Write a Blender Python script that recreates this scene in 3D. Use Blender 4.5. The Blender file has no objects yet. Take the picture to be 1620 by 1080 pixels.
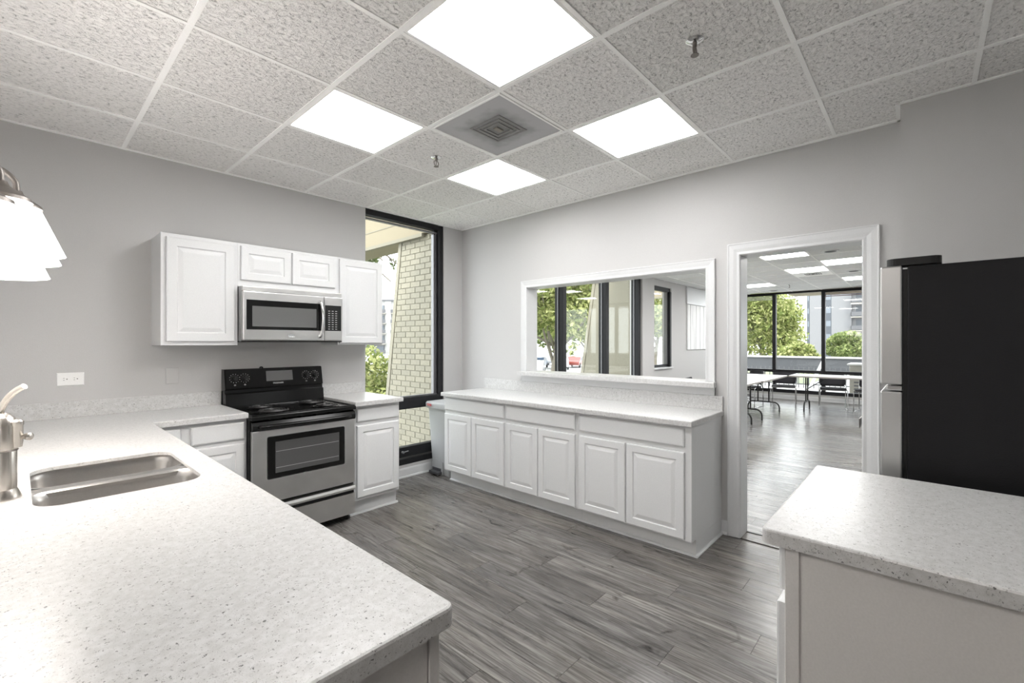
import bpy, bmesh, math, random
from mathutils import Vector, Matrix
import numpy as np
random.seed(7); rng = np.random.default_rng(7)
S = bpy.context.scene; C = S.collection
PI = math.pi

# ------------------------------------------------------------------ camera, world, sun, exposure
TH = 0.740638; HC = 1.424
cd = bpy.data.cameras.new('camera'); cam = bpy.data.objects.new('camera', cd); C.objects.link(cam)
cam.location = (0, 0, HC); cam.rotation_euler = (PI/2, 0, TH - PI/2)
cd.sensor_width = 36; cd.sensor_fit = 'HORIZONTAL'; cd.lens = 715.4/1620*36; cd.shift_y = 1/1620
cd.clip_start = 0.02; cd.clip_end = 500
S.camera = cam
W = bpy.data.worlds.new('overcast_sky'); S.world = W; W.use_nodes = True
W.node_tree.nodes['Background'].inputs[0].default_value = (0.93, 0.96, 1.0, 1)
W.node_tree.nodes['Background'].inputs[1].default_value = 1.95
sd = bpy.data.lights.new('sun', 'SUN'); sd.energy = .8; sd.angle = 0.12; sd.color = (1, .95, .85)
sun = bpy.data.objects.new('sun', sd); C.objects.link(sun); sun.rotation_euler = (math.radians(42), 0, math.radians(-50))
S.view_settings.view_transform = 'Standard'; S.view_settings.look = 'None'
S.cycles.max_bounces = 16; S.cycles.diffuse_bounces = 10; S.cycles.transparent_max_bounces = 16
S.view_settings.exposure = 1.66; S.view_settings.gamma = 1; S.view_settings.use_curve_mapping = False
PANEL = 6.4      # ceiling panel emission
HALL_FILL = 6.5  # emission of the added hall panels, fill light from behind the camera

# ------------------------------------------------------------------ materials
def newmat(name):
    m = bpy.data.materials.new(name); m.use_nodes = True
    nt = m.node_tree; return m, nt, nt.nodes['Principled BSDF']
def N(nt, t, **kw):
    n = nt.nodes.new(t)
    for k, v in kw.items():
        if k in n.inputs: n.inputs[k].default_value = v
        else: setattr(n, k, v)
    return n
def ramp(nt, fac, stops):
    r = nt.nodes.new('ShaderNodeValToRGB'); e = r.color_ramp.elements
    while len(e) < len(stops): e.new(0.5)
    for i, (p, c) in enumerate(stops):
        e[i].position = p; e[i].color = (*c, 1) if len(c) == 3 else c
    nt.links.new(fac, r.inputs[0]); return r
def plain(name, col, rough=.5, metal=0, spec=.5, bump=0, bscale=200, coat=0):
    m, nt, b = newmat(name)
    b.inputs['Base Color'].default_value = (*col, 1); b.inputs['Roughness'].default_value = rough
    b.inputs['Metallic'].default_value = metal; b.inputs['Specular IOR Level'].default_value = spec
    b.inputs['Coat Weight'].default_value = coat
    tc = N(nt, 'ShaderNodeTexCoord'); nz = N(nt, 'ShaderNodeTexNoise', Scale=bscale, Detail=2.0)
    nt.links.new(tc.outputs['Object'], nz.inputs['Vector'])
    r = ramp(nt, nz.outputs[0], [(.3, tuple(c*.97 for c in col)), (.7, tuple(min(1, c*1.03) for c in col))])
    nt.links.new(r.outputs[0], b.inputs['Base Color'])
    if bump:
        bp = N(nt, 'ShaderNodeBump', Strength=bump, Distance=.002)
        nt.links.new(nz.outputs[0], bp.inputs['Height']); nt.links.new(bp.outputs[0], b.inputs['Normal'])
    return m
def emit(name, col, s):
    m, nt, b = newmat(name)
    b.inputs['Base Color'].default_value = (*col, 1)
    b.inputs['Emission Color'].default_value = (*col, 1); b.inputs['Emission Strength'].default_value = s
    return m
def brushed(name, col, rough, axis):
    m, nt, b = newmat(name)
    b.inputs['Metallic'].default_value = 1; b.inputs['Base Color'].default_value = (*col, 1)
    tc = N(nt, 'ShaderNodeTexCoord'); mp = N(nt, 'ShaderNodeMapping')
    sc = [900, 900, 900]; sc[axis] = 8; mp.inputs['Scale'].default_value = sc
    nz = N(nt, 'ShaderNodeTexNoise', Scale=1.0, Detail=2.0)
    nt.links.new(tc.outputs['Object'], mp.inputs[0]); nt.links.new(mp.outputs[0], nz.inputs['Vector'])
    r = ramp(nt, nz.outputs[0], [(.3, (rough*.92,)*3), (.7, (rough*1.08,)*3)])
    nt.links.new(r.outputs[0], b.inputs['Roughness'])
    sm = N(nt, 'ShaderNodeTexNoise', Scale=3.0, Detail=3.0); nt.links.new(tc.outputs['Object'], sm.inputs['Vector'])
    r2 = ramp(nt, sm.outputs[0], [(.3, tuple(c*.88 for c in col)), (.7, tuple(min(1, c*1.08) for c in col))])
    nt.links.new(r2.outputs[0], b.inputs['Base Color'])
    return m
def granite(name):
    m, nt, b = newmat(name)
    tc = N(nt, 'ShaderNodeTexCoord')
    def specks(scale, lo, hi, seed):
        mp = N(nt, 'ShaderNodeMapping'); mp.inputs['Location'].default_value = (seed, seed*1.7, seed*.6)
        nt.links.new(tc.outputs['Object'], mp.inputs[0])
        dn = N(nt, 'ShaderNodeTexNoise', Scale=scale*1.3, Detail=1.0); nt.links.new(mp.outputs[0], dn.inputs['Vector'])
        mx = N(nt, 'ShaderNodeMix', data_type='VECTOR'); mx.inputs[0].default_value = .012
        nt.links.new(mp.outputs[0], mx.inputs[4]); nt.links.new(dn.outputs['Color'], mx.inputs[5])
        v = N(nt, 'ShaderNodeTexVoronoi', Scale=scale); nt.links.new(mx.outputs[1], v.inputs['Vector'])
        sx = N(nt, 'ShaderNodeSeparateColor'); nt.links.new(v.outputs['Color'], sx.inputs[0])
        r1 = ramp(nt, sx.outputs[0], [(lo, (1, 1, 1)), (hi, (0, 0, 0))])         # few cells only
        r2 = ramp(nt, v.outputs['Distance'], [(.28, (1, 1, 1)), (.42, (0, 0, 0))])  # round centre
        mu = N(nt, 'ShaderNodeMath', operation='MULTIPLY')
        nt.links.new(r1.outputs[0], mu.inputs[0]); nt.links.new(r2.outputs[0], mu.inputs[1]); return mu.outputs[0]
    a = specks(215, .15, .18, 1.3); c = specks(330, .34, .40, 5.1); d = specks(175, .04, .055, 9.7)
    base = N(nt, 'ShaderNodeTexNoise', Scale=60.0, Detail=4.0); nt.links.new(tc.outputs['Object'], base.inputs['Vector'])
    br = ramp(nt, base.outputs[0], [(.35, (.50, .497, .49)), (.65, (.585, .582, .58))])
    cur = br.outputs[0]
    for f, col in ((c, (.37, .367, .363)), (a, (.25, .247, .243)), (d, (.085, .083, .081))):
        mx = N(nt, 'ShaderNodeMix', data_type='RGBA'); mx.inputs[7].default_value = (*col, 1)
        nt.links.new(f, mx.inputs[0]); nt.links.new(cur, mx.inputs[6]); cur = mx.outputs[2]
    nt.links.new(cur, b.inputs['Base Color']); b.inputs['Roughness'].default_value = .32
    return m
def wood_floor(name, world=False):
    m, nt, b = newmat(name)
    tc = N(nt, 'ShaderNodeTexCoord'); oi = N(nt, 'ShaderNodeObjectInfo')
    vec = tc.outputs['Object']
    rnd = oi.outputs['Random']
    if world:
        bk = N(nt, 'ShaderNodeTexBrick', Scale=1.0)
        bk.inputs['Brick Width'].default_value = 1.22; bk.inputs['Row Height'].default_value = .18
        bk.inputs['Mortar Size'].default_value = .0015
        bk.inputs['Color1'].default_value = (0, 0, 0, 1); bk.inputs['Color2'].default_value = (1, 1, 1, 1)
        bk.inputs['Mortar'].default_value = (.4, .4, .4, 1)
        mp0 = N(nt, 'ShaderNodeMapping'); mp0.inputs['Rotation'].default_value = (0, 0, PI/2)
        nt.links.new(vec, mp0.inputs[0]); nt.links.new(mp0.outputs[0], bk.inputs['Vector'])
        sp = N(nt, 'ShaderNodeSeparateColor'); nt.links.new(bk.outputs['Color'], sp.inputs[0]); rnd = sp.outputs[0]
    ml = N(nt, 'ShaderNodeMath', operation='MULTIPLY'); ml.inputs[1].default_value = 57.0
    nt.links.new(rnd, ml.inputs[0])
    cb = N(nt, 'ShaderNodeCombineXYZ'); nt.links.new(ml.outputs[0], cb.inputs[0]); nt.links.new(ml.outputs[0], cb.inputs[1])
    ad = N(nt, 'ShaderNodeVectorMath', operation='ADD'); nt.links.new(vec, ad.inputs[0]); nt.links.new(cb.outputs[0], ad.inputs[1])
    def nz(sx, sy, detail, dist):
        mp = N(nt, 'ShaderNodeMapping'); mp.inputs['Scale'].default_value = (sx, sy, 1)
        nt.links.new(ad.outputs[0], mp.inputs[0])
        n = N(nt, 'ShaderNodeTexNoise', Scale=1.0, Detail=detail, Distortion=dist, Roughness=.6); nt.links.new(mp.outputs[0], n.inputs['Vector'])
        return n.outputs[0]
    g1 = nz(44, 1.8, 5.0, .7); g2 = nz(8, .9, 4.0, 2.0); g3 = nz(120, 4, 3.0, .4); g4 = nz(7, 4.5, 3.0, 1.0)
    c1 = ramp(nt, g1, [(.28, (.050, .047, .045)), (.46, (.135, .129, .124)), (.60, (.195, .189, .183)), (.74, (.28, .273, .264))])
    c2 = ramp(nt, g2, [(.32, (.60, .585, .57)), (.52, (1.02, 1.01, 1.0)), (.75, (1.06, 1.02, .97))])
    c3 = ramp(nt, g3, [(.36, (.60, .59, .58)), (.56, (1.04, 1.04, 1.04))])
    c4 = ramp(nt, g4, [(.28, (.36, .34, .32)), (.38, (1, 1, 1))])
    cur = c1.outputs[0]
    for c in (c2, c3, c4):
        mx = N(nt, 'ShaderNodeMix', data_type='RGBA', blend_type='MULTIPLY'); mx.inputs[0].default_value = 1
        nt.links.new(cur, mx.inputs[6]); nt.links.new(c.outputs[0], mx.inputs[7]); cur = mx.outputs[2]
    tone = ramp(nt, rnd, [(0, (.82, .80, .78)), (.3, (.92, .92, .93)), (.6, (1.02, .99, .95)), (1, (1.10, 1.10, 1.11))])
    mx = N(nt, 'ShaderNodeMix', data_type='RGBA', blend_type='MULTIPLY'); mx.inputs[0].default_value = 1
    nt.links.new(cur, mx.inputs[6]); nt.links.new(tone.outputs[0], mx.inputs[7]); cur = mx.outputs[2]
    nt.links.new(cur, b.inputs['Base Color'])
    b.inputs['Roughness'].default_value = .34
    rr = ramp(nt, g1, [(.3, (.30,)*3), (.7, (.20,)*3)]); nt.links.new(rr.outputs[0], b.inputs['Roughness'])
    bp = N(nt, 'ShaderNodeBump', Strength=.18, Distance=.001); nt.links.new(g3, bp.inputs['Height']); nt.links.new(bp.outputs[0], b.inputs['Normal'])
    return m
def tile_mat(name, col, scale, strength):
    m, nt, b = newmat(name)
    tc = N(nt, 'ShaderNodeTexCoord'); oi = N(nt, 'ShaderNodeObjectInfo')
    ml = N(nt, 'ShaderNodeMath', operation='MULTIPLY'); ml.inputs[1].default_value = 40.0; nt.links.new(oi.outputs['Random'], ml.inputs[0])
    cb = N(nt, 'ShaderNodeCombineXYZ'); nt.links.new(ml.outputs[0], cb.inputs[0]); nt.links.new(ml.outputs[0], cb.inputs[1])
    ad = N(nt, 'ShaderNodeVectorMath', operation='ADD'); nt.links.new(tc.outputs['Object'], ad.inputs[0]); nt.links.new(cb.outputs[0], ad.inputs[1])
    mp = N(nt, 'ShaderNodeMapping'); mp.inputs['Scale'].default_value = (scale, scale*1.5, scale); nt.links.new(ad.outputs[0], mp.inputs[0])
    n = N(nt, 'ShaderNodeTexNoise', Scale=1.0, Detail=4.0, Distortion=.8, Roughness=.65); nt.links.new(mp.outputs[0], n.inputs['Vector'])
    r = ramp(nt, n.outputs[0], [(.33, tuple(c*.50 for c in col)), (.42, tuple(c*.92 for c in col)), (.6, col)])
    tone = ramp(nt, oi.outputs['Random'], [(0, (.93,)*3), (1, (1.04, 1.04, 1.05))])
    mx = N(nt, 'ShaderNodeMix', data_type='RGBA', blend_type='MULTIPLY'); mx.inputs[0].default_value = 1
    nt.links.new(r.outputs[0], mx.inputs[6]); nt.links.new(tone.outputs[0], mx.inputs[7])
    nt.links.new(mx.outputs[2], b.inputs['Base Color']); b.inputs['Roughness'].default_value = .95; b.inputs['Specular IOR Level'].default_value = .1
    hr = ramp(nt, n.outputs[0], [(.3, (0, 0, 0)), (.55, (1, 1, 1))])
    bp = N(nt, 'ShaderNodeBump', Strength=strength, Distance=.006); nt.links.new(hr.outputs[0], bp.inputs['Height']); nt.links.new(bp.outputs[0], b.inputs['Normal'])
    return m
def glass(name, tint=(1, 1, 1), refl=.06):
    m = bpy.data.materials.new(name); m.use_nodes = True; nt = m.node_tree; nt.nodes.clear()
    o = N(nt, 'ShaderNodeOutputMaterial'); t = N(nt, 'ShaderNodeBsdfTransparent'); g = N(nt, 'ShaderNodeBsdfGlossy')
    t.inputs[0].default_value = (*tint, 1); g.inputs['Roughness'].default_value = .02
    lw = N(nt, 'ShaderNodeLayerWeight', Blend=.5); mx = N(nt, 'ShaderNodeMixShader')
    pw = N(nt, 'ShaderNodeMath', operation='POWER'); pw.inputs[1].default_value = 5.0; nt.links.new(lw.outputs['Facing'], pw.inputs[0])
    fr = N(nt, 'ShaderNodeMath', operation='MULTIPLY_ADD'); fr.inputs[1].default_value = .5; fr.inputs[2].default_value = .02; nt.links.new(pw.outputs[0], fr.inputs[0])
    nt.links.new(fr.outputs[0], mx.inputs[0]); nt.links.new(t.outputs[0], mx.inputs[1]); nt.links.new(g.outputs[0], mx.inputs[2])
    nt.links.new(mx.outputs[0], o.inputs[0]); return m
def leaf_mat(name, stops):
    m, nt, b = newmat(name)
    g = N(nt, 'ShaderNodeNewGeometry'); r = ramp(nt, g.outputs['Random Per Island'], stops)
    nt.links.new(r.outputs[0], b.inputs['Base Color']); b.inputs['Roughness'].default_value = .6; b.inputs['Specular IOR Level'].default_value = .15
    tr = N(nt, 'ShaderNodeBsdfTranslucent'); nt.links.new(r.outputs[0], tr.inputs[0])
    mx = N(nt, 'ShaderNodeMixShader'); mx.inputs[0].default_value = .42
    o = nt.nodes['Material Output']
    nt.links.new(b.outputs[0], mx.inputs[1]); nt.links.new(tr.outputs[0], mx.inputs[2]); nt.links.new(mx.outputs[0], o.inputs[0]); return m
def brick_mat(name, col):
    m, nt, b = newmat(name)
    tc = N(nt, 'ShaderNodeTexCoord'); oi = N(nt, 'ShaderNodeObjectInfo')
    n = N(nt, 'ShaderNodeTexNoise', Scale=45.0, Detail=4.0); nt.links.new(tc.outputs['Object'], n.inputs['Vector'])
    r = ramp(nt, n.outputs[0], [(.3, tuple(c*.86 for c in col)), (.6, col)])
    t = ramp(nt, oi.outputs['Random'], [(0, (.92, .92, .92)), (1, (1.05, 1.04, 1.02))])
    mx = N(nt, 'ShaderNodeMix', data_type='RGBA', blend_type='MULTIPLY'); mx.inputs[0].default_value = 1
    nt.links.new(r.outputs[0], mx.inputs[6]); nt.links.new(t.outputs[0], mx.inputs[7]); nt.links.new(mx.outputs[2], b.inputs['Base Color'])
    b.inputs['Roughness'].default_value = .8
    bp = N(nt, 'ShaderNodeBump', Strength=.4, Distance=.003); nt.links.new(n.outputs[0], bp.inputs['Height']); nt.links.new(bp.outputs[0], b.inputs['Normal'])
    return m
def birch_mat(name):
    m, nt, b = newmat(name)
    tc = N(nt, 'ShaderNodeTexCoord'); mp = N(nt, 'ShaderNodeMapping'); mp.inputs['Scale'].default_value = (9, 1, .7)
    nt.links.new(tc.outputs['Object'], mp.inputs[0])
    n = N(nt, 'ShaderNodeTexNoise', Scale=1.0, Detail=6.0, Distortion=.6); nt.links.new(mp.outputs[0], n.inputs['Vector'])
    r = ramp(nt, n.outputs[0], [(.3, (.35, .35, .35)), (.42, (.72, .72, .72)), (.6, (.84, .84, .83))])
    nt.links.new(r.outputs[0], b.inputs['Base Color']); b.inputs['Roughness'].default_value = .7; return m
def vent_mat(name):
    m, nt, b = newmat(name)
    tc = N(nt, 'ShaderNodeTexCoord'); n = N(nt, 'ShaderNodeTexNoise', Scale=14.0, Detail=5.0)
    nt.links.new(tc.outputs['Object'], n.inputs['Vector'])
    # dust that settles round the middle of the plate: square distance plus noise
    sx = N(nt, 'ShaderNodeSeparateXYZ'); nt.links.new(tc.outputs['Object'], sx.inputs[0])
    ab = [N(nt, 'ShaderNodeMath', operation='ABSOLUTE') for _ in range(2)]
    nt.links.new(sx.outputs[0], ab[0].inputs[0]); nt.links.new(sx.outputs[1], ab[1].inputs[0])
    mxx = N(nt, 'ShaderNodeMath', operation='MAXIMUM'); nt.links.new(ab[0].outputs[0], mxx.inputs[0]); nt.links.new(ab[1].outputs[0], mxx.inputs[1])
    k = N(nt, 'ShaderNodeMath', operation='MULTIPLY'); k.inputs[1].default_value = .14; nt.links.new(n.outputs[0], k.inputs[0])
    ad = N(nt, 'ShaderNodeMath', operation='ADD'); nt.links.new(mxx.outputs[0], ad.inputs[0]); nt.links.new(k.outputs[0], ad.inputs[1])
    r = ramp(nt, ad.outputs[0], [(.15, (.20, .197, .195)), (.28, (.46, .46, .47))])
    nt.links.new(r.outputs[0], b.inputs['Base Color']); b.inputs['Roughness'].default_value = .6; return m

M = {}
M['wall'] = plain('grey wall paint', (.51, .505, .502), .75, bump=.25, bscale=350, spec=.25)
M['wall2'] = plain('pale grey wall paint', (.56, .55, .545), .75, bump=.1, bscale=300, spec=.25)
M['trim'] = plain('white trim paint', (.63, .635, .64), .35)
M['cab'] = plain('white cabinet paint', (.67, .675, .68), .35)
M['cabpanel'] = plain('off white cabinet side', (.60, .585, .57), .45)
M['granite'] = granite('speckled white granite')
M['plank'] = wood_floor('grey oak plank'); M['plankfloor'] = wood_floor('grey oak plank floor', True)
M['dark'] = plain('dark underlay', (.03, .03, .03), .9)
M['tile'] = tile_mat('fissured ceiling tile', (.97, .955, .935), 48, .85)
M['tile2'] = tile_mat('fine ceiling tile', (.84, .84, .835), 95, .35)
M['rail'] = plain('white ceiling grid metal', (.95, .945, .93), .5)
M['panel'] = emit('lit panel diffuser', (1, .995, .985), PANEL)
M['panel2'] = emit('lit panel diffuser of meeting room', (1, .99, .97), 8.0)
M['hallfill'] = emit('added hall fill diffuser', (1, .95, .90), HALL_FILL)
M['shade'] = emit('glowing opal glass', (1, .965, .925), 4.2)
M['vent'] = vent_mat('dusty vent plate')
M['ventgrey'] = plain('dirty vent slat', (.24, .235, .23), .7)
M['steel_h'] = brushed('brushed steel', (.64, .635, .625), .36, 0)
M['steel_v'] = brushed('brushed steel upright', (.50, .50, .497), .40, 2)
M['sink'] = plain('satin sink steel', (.60, .585, .57), .30, 1)
M['nickel'] = plain('brushed nickel', (.64, .60, .55), .27, 1)
M['darknickel'] = plain('dark brushed nickel', (.22, .20, .185), .4, .8)
M['chrome'] = plain('polished chrome', (.72, .72, .72), .12, 1)
M['blackgloss'] = plain('black enamel', (.005, .005, .005), .16, spec=.35)
M['blackmat'] = plain('black plastic', (.008, .008, .008), .45, spec=.3)
M['fridge'] = plain('pebbled black steel', (.008, .008, .009), .36, bump=.5, bscale=420, spec=.22)
M['ovenglass'] = plain('dark oven glass', (.030, .030, .030), .08, spec=.7)
M['ovenpane'] = plain('smoked oven window', (.075, .075, .075), .10, spec=.7)
M['mwpane'] = plain('microwave window mesh', (.12, .12, .12), .09, spec=.9)
M['display'] = plain('range display', (.16, .16, .16), .12, spec=.8)
M['mark'] = plain('white print', (.75, .75, .75), .5)
M['greymark'] = plain('grey print', (.40, .40, .40), .5)
M['coil'] = plain('burner coil', (.035, .034, .034), .38, .5)
M['bronze'] = plain('black window frame', (.016, .016, .018), .55, spec=.25)
M['alu'] = plain('aluminium bead', (.22, .22, .23), .45, .3)
M['glass'] = glass('window glass', (.97, .985, .975))
M['brick'] = brick_mat('cream painted brick', (.265, .245, .19)); M['mortar'] = plain('painted mortar', (.205, .188, .145), .9)
M['cream'] = plain('cream painted beam', (.23, .195, .13), .8)
M['bin'] = plain('grey bin plastic', (.36, .365, .37), .5); M['bindark'] = plain('dark bin plastic', (.05, .05, .055), .5)
M['red'] = plain('red badge', (.42, .015, .02), .4)
M['outlet'] = plain('white outlet plastic', (.80, .80, .79), .4); M['slot'] = plain('outlet slot', (.06, .06, .06), .6)
M['tabletop'] = plain('white laminate', (.78, .78, .77), .35); M['tableedge'] = plain('grey table edge', (.28, .26, .24), .5)
M['blackmetal'] = plain('black tube metal', (.012, .012, .012), .4, .2)
M['fabric'] = plain('black seat fabric', (.016, .016, .020), .85)
M['birch'] = birch_mat('grey birch print'); M['birchdark'] = plain('dark trunk print', (.16, .16, .16), .8)
M['asphalt'] = plain('asphalt', (.36, .36, .36), .9); M['grass'] = plain('lawn', (.13, .15, .08), .9, bscale=6)
M['concrete'] = plain('pale concrete', (.52, .515, .50), .85)
M['parapet'] = plain('dark grey parapet', (.065, .068, .075), .8, bscale=4)
M['tan'] = plain('tan unit', (.26, .245, .215), .8)
M['bldg'] = plain('white building wall', (.17, .17, .174), .8); M['bldgfar'] = plain('cream building wall', (.36, .355, .345), .8); M['bldgdark'] = plain('building dark glass', (.055, .062, .073), .3)
M['bldgpale'] = plain('building pale glass', (.13, .147, .168), .25); M['bldggrey'] = plain('balcony grey', (.09, .09, .095), .7)
M['bark'] = plain('grey bark', (.17, .15, .125), .95, bump=.8, bscale=14)
M['leaf1'] = leaf_mat('yellow green leaves', [(0, (.10, .135, .035)), (.5, (.24, .27, .09)), (1, (.46, .46, .22))])
M['leaf2'] = leaf_mat('mid green leaves', [(0, (.07, .105, .03)), (.5, (.18, .23, .075)), (1, (.36, .39, .17))])
M['leaf3'] = leaf_mat('dark sparse leaves', [(0, (.06, .08, .03)), (1, (.16, .19, .08))])
for n, c in (('carwhite', (.45, .45, .46)), ('carblue', (.06, .09, .15)), ('cargrey', (.2, .205, .22)), ('carred', (.20, .03, .02))):
    M[n] = plain('car paint '+n[3:], c, .25, coat=.5)
M['tyre'] = plain('tyre rubber', (.02, .02, .02), .8)
M['blind'] = plain('blind slat', (.50, .50, .52), .5); M['blindred'] = plain('dark red blind slat', (.10, .03, .03), .5)

# ------------------------------------------------------------------ mesh helpers
WL = {}
def wl(o): return WL.get(o.name, Vector((0, 0, 0))) if o else Vector((0, 0, 0))
def link(name, me, mat, parent=None, local=False, smooth=False):
    """one mesh object; coordinates in me are world unless local"""
    if mat and not me.materials: me.materials.append(M[mat] if isinstance(mat, str) else mat)
    if smooth:
        for p in me.polygons: p.use_smooth = True
        if smooth is True:
            try: me.set_sharp_from_angle(angle=.7)
            except Exception: pass
    o = bpy.data.objects.new(name, me); C.objects.link(o)
    if parent:
        o.parent = parent
        if not local: me.transform(Matrix.Translation(-wl(parent)))
        WL[o.name] = wl(parent)
    return o
def fin(name, bm, mat, parent=None, local=False, smooth=False):
    bmesh.ops.recalc_face_normals(bm, faces=bm.faces[:])
    me = bpy.data.meshes.new(name); bm.to_mesh(me); bm.free()
    return link(name, me, mat, parent, local, smooth)
def BM(): return bmesh.new()
def box(bm, x0, x1, y0, y1, z0, z1, bev=0, seg=2):
    x0, x1 = min(x0, x1), max(x0, x1); y0, y1 = min(y0, y1), max(y0, y1); z0, z1 = min(z0, z1), max(z0, z1)
    r = bmesh.ops.create_cube(bm, size=1.0); vs = r['verts']
    for v in vs:
        v.co = Vector((x0 if v.co.x < 0 else x1, y0 if v.co.y < 0 else y1, z0 if v.co.z < 0 else z1))
    if bev:
        es = list({e for v in vs for e in v.link_edges})
        bmesh.ops.bevel(bm, geom=es, offset=bev, segments=seg, affect='EDGES', profile=.5)
    return vs
def cyl(bm, p, q, r, n=16, r2=None, caps=True):
    p, q = Vector(p), Vector(q); d = q-p
    mt = Matrix.Translation((p+q)/2) @ d.to_track_quat('Z', 'Y').to_matrix().to_4x4()
    bmesh.ops.create_cone(bm, cap_ends=caps, segments=n, radius1=r, radius2=r if r2 is None else r2, depth=d.length, matrix=mt)
def lathe(bm, prof, c, n=28, mt=None):
    rings = []
    mt = mt or Matrix.Translation(Vector(c))
    for (r, z) in prof:
        rings.append([bm.verts.new(mt @ Vector((r*math.cos(2*PI*i/n), r*math.sin(2*PI*i/n), z))) for i in range(n)])
    for a, b in zip(rings, rings[1:]):
        for i in range(n):
            try: bm.faces.new((a[i], a[(i+1) % n], b[(i+1) % n], b[i]))
            except ValueError: pass
    return rings
def tube(bm, pts, r, n=10, radii=None):
    pts = [Vector(p) for p in pts]; rings = []
    up = Vector((0, 0, 1)); prev = None
    for i, p in enumerate(pts):
        t = (pts[min(i+1, len(pts)-1)]-pts[max(i-1, 0)]).normalized()
        if prev is None:
            a = t.cross(up) if abs(t.dot(up)) < .95 else t.cross(Vector((1, 0, 0)))
        else:
            a = prev - t*prev.dot(t)
        a.normalize(); b = t.cross(a); prev = a
        rr = radii[i] if radii else r
        rings.append([bm.verts.new(p + a*rr*math.cos(2*PI*k/n) + b*rr*math.sin(2*PI*k/n)) for k in range(n)])
    for a, b in zip(rings, rings[1:]):
        for i in range(n): bm.faces.new((a[i], a[(i+1) % n], b[(i+1) % n], b[i]))
    bm.faces.new(rings[0]); bm.faces.new(rings[-1])
def smoothpath(pts, sub=6):
    """Catmull-Rom through pts"""
    P = [Vector(p) for p in pts]; P = [P[0]*2-P[1]] + P + [P[-1]*2-P[-2]]; out = []
    for i in range(1, len(P)-2):
        a, b, c, d = P[i-1:i+3]
        for k in range(sub):
            t = k/sub
            out.append(.5*((2*b)+(c-a)*t+(2*a-5*b+4*c-d)*t*t+(3*b-a-3*c+d)*t**3))
    out.append(P[-2]); return out
def prism(bm, poly, axis, a, b):
    """extrude 2D polygon along axis: axis 0 -> poly (y,z), 1 -> (x,z), 2 -> (x,y)"""
    def mk(u, v, w): return {0: (w, u, v), 1: (u, w, v), 2: (u, v, w)}[axis]
    A = [bm.verts.new(mk(u, v, a)) for u, v in poly]; B = [bm.verts.new(mk(u, v, b)) for u, v in poly]
    bm.faces.new(A); bm.faces.new(B[::-1]); n = len(poly)
    for i in range(n): bm.faces.new((A[i], B[i], B[(i+1) % n], A[(i+1) % n]))
def rrect(x0, x1, y0, y1, r, n=6):
    out = []
    for cx, cy, a0 in ((x1-r, y1-r, 0), (x0+r, y1-r, 90), (x0+r, y0+r, 180), (x1-r, y0+r, 270)):
        for k in range(n+1):
            a = math.radians(a0+90*k/n); out.append((cx+r*math.cos(a), cy+r*math.sin(a)))
    return out
# facing frames: local (u right, v up, n out) -> world
def frame(face, plane):
    if face == '-y': return lambda u, v, n: (u, plane-n, v)
    if face == '+y': return lambda u, v, n: (u, plane+n, v)
    if face == '-x': return lambda u, v, n: (plane-n, u, v)
    if face == '+x': return lambda u, v, n: (plane+n, u, v)
def rings_mesh(bm, F, u0, u1, v0, v1, steps):
    """nested rectangles (inset, out) lofted, last filled: raised-panel doors"""
    prev = None
    for ins, n in steps:
        r = [bm.verts.new(F(u, v, n)) for u, v in ((u0+ins, v0+ins), (u1-ins, v0+ins), (u1-ins, v1-ins), (u0+ins, v1-ins))]
        if prev:
            for i in range(4): bm.faces.new((prev[i], prev[(i+1) % 4], r[(i+1) % 4], r[i]))
        else: bm.faces.new(r)
        prev = r
    bm.faces.new(prev)
def panel_door(F, u0, u1, v0, v1, parent, mat='cab', name='door', t=.019, fw=.052):
    bm = BM()
    rings_mesh(bm, F, u0, u1, v0, v1, [(0, .0005), (0, t-.006), (.002, t-.002), (.006, t), (fw, t), (fw+.004, t-.007), (fw+.010, t-.0075), (fw+.034, t-.001), (fw+.038, t-.0005)])
    return fin(name, bm, mat, parent)
def slab_front(F, u0, u1, v0, v1, parent, mat='cab', name='drawer_front', t=.019):
    bm = BM()
    rings_mesh(bm, F, u0, u1, v0, v1, [(0, .0005), (0, t-.008), (.003, t-.003), (.010, t), (.02, t)])
    return fin(name, bm, mat, parent)
def empty(name, loc, label=None, cat=None, group=None, rz=0):
    o = bpy.data.objects.new(name, None); C.objects.link(o); o.location = loc; o.rotation_euler = (0, 0, rz)
    o.empty_display_size = .1
    WL[o.name] = Vector(loc); tag(o, label, cat, group); return o
def tag(o, label=None, cat=None, group=None, kind=None):
    if label: o['label'] = label
    if cat: o['category'] = cat
    if group: o['group'] = group
    if kind: o['kind'] = kind
    return o
def struct(name, bm, mat, label=None):
    o = fin(name, bm, mat); o['kind'] = 'structure'
    if label: o['label'] = label
    return o
def text(name, body, size, mat, parent, mt):
    cu = bpy.data.curves.new(name, 'FONT'); cu.body = body; cu.size = size; cu.align_x = 'CENTER'; cu.align_y = 'CENTER'; cu.extrude = .0003
    t = bpy.data.objects.new('tmp_text', cu); C.objects.link(t)
    dg = bpy.context.evaluated_depsgraph_get(); me = bpy.data.meshes.new_from_object(t.evaluated_get(dg))
    bpy.data.objects.remove(t); me.transform(mt); me.name = name
    return link(name, me, mat, parent)

# ------------------------------------------------------------------ dimensions
XR, XW = 3.55, 3.70          # wall with the pass-through: kitchen face, meeting-room face
YL = 4.045                   # stove wall
HCE = 2.74; HB = 2.68        # ceilings
XL = -.25                    # wall behind the sink
ZL = .942                    # worktop height, sink side
ZB = .914                    # buffet worktop
XF = 13.0; YB = 3.98         # meeting room far wall and window wall
XJ, YJ = 3.30, .103          # wall jog by the fridge

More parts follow.
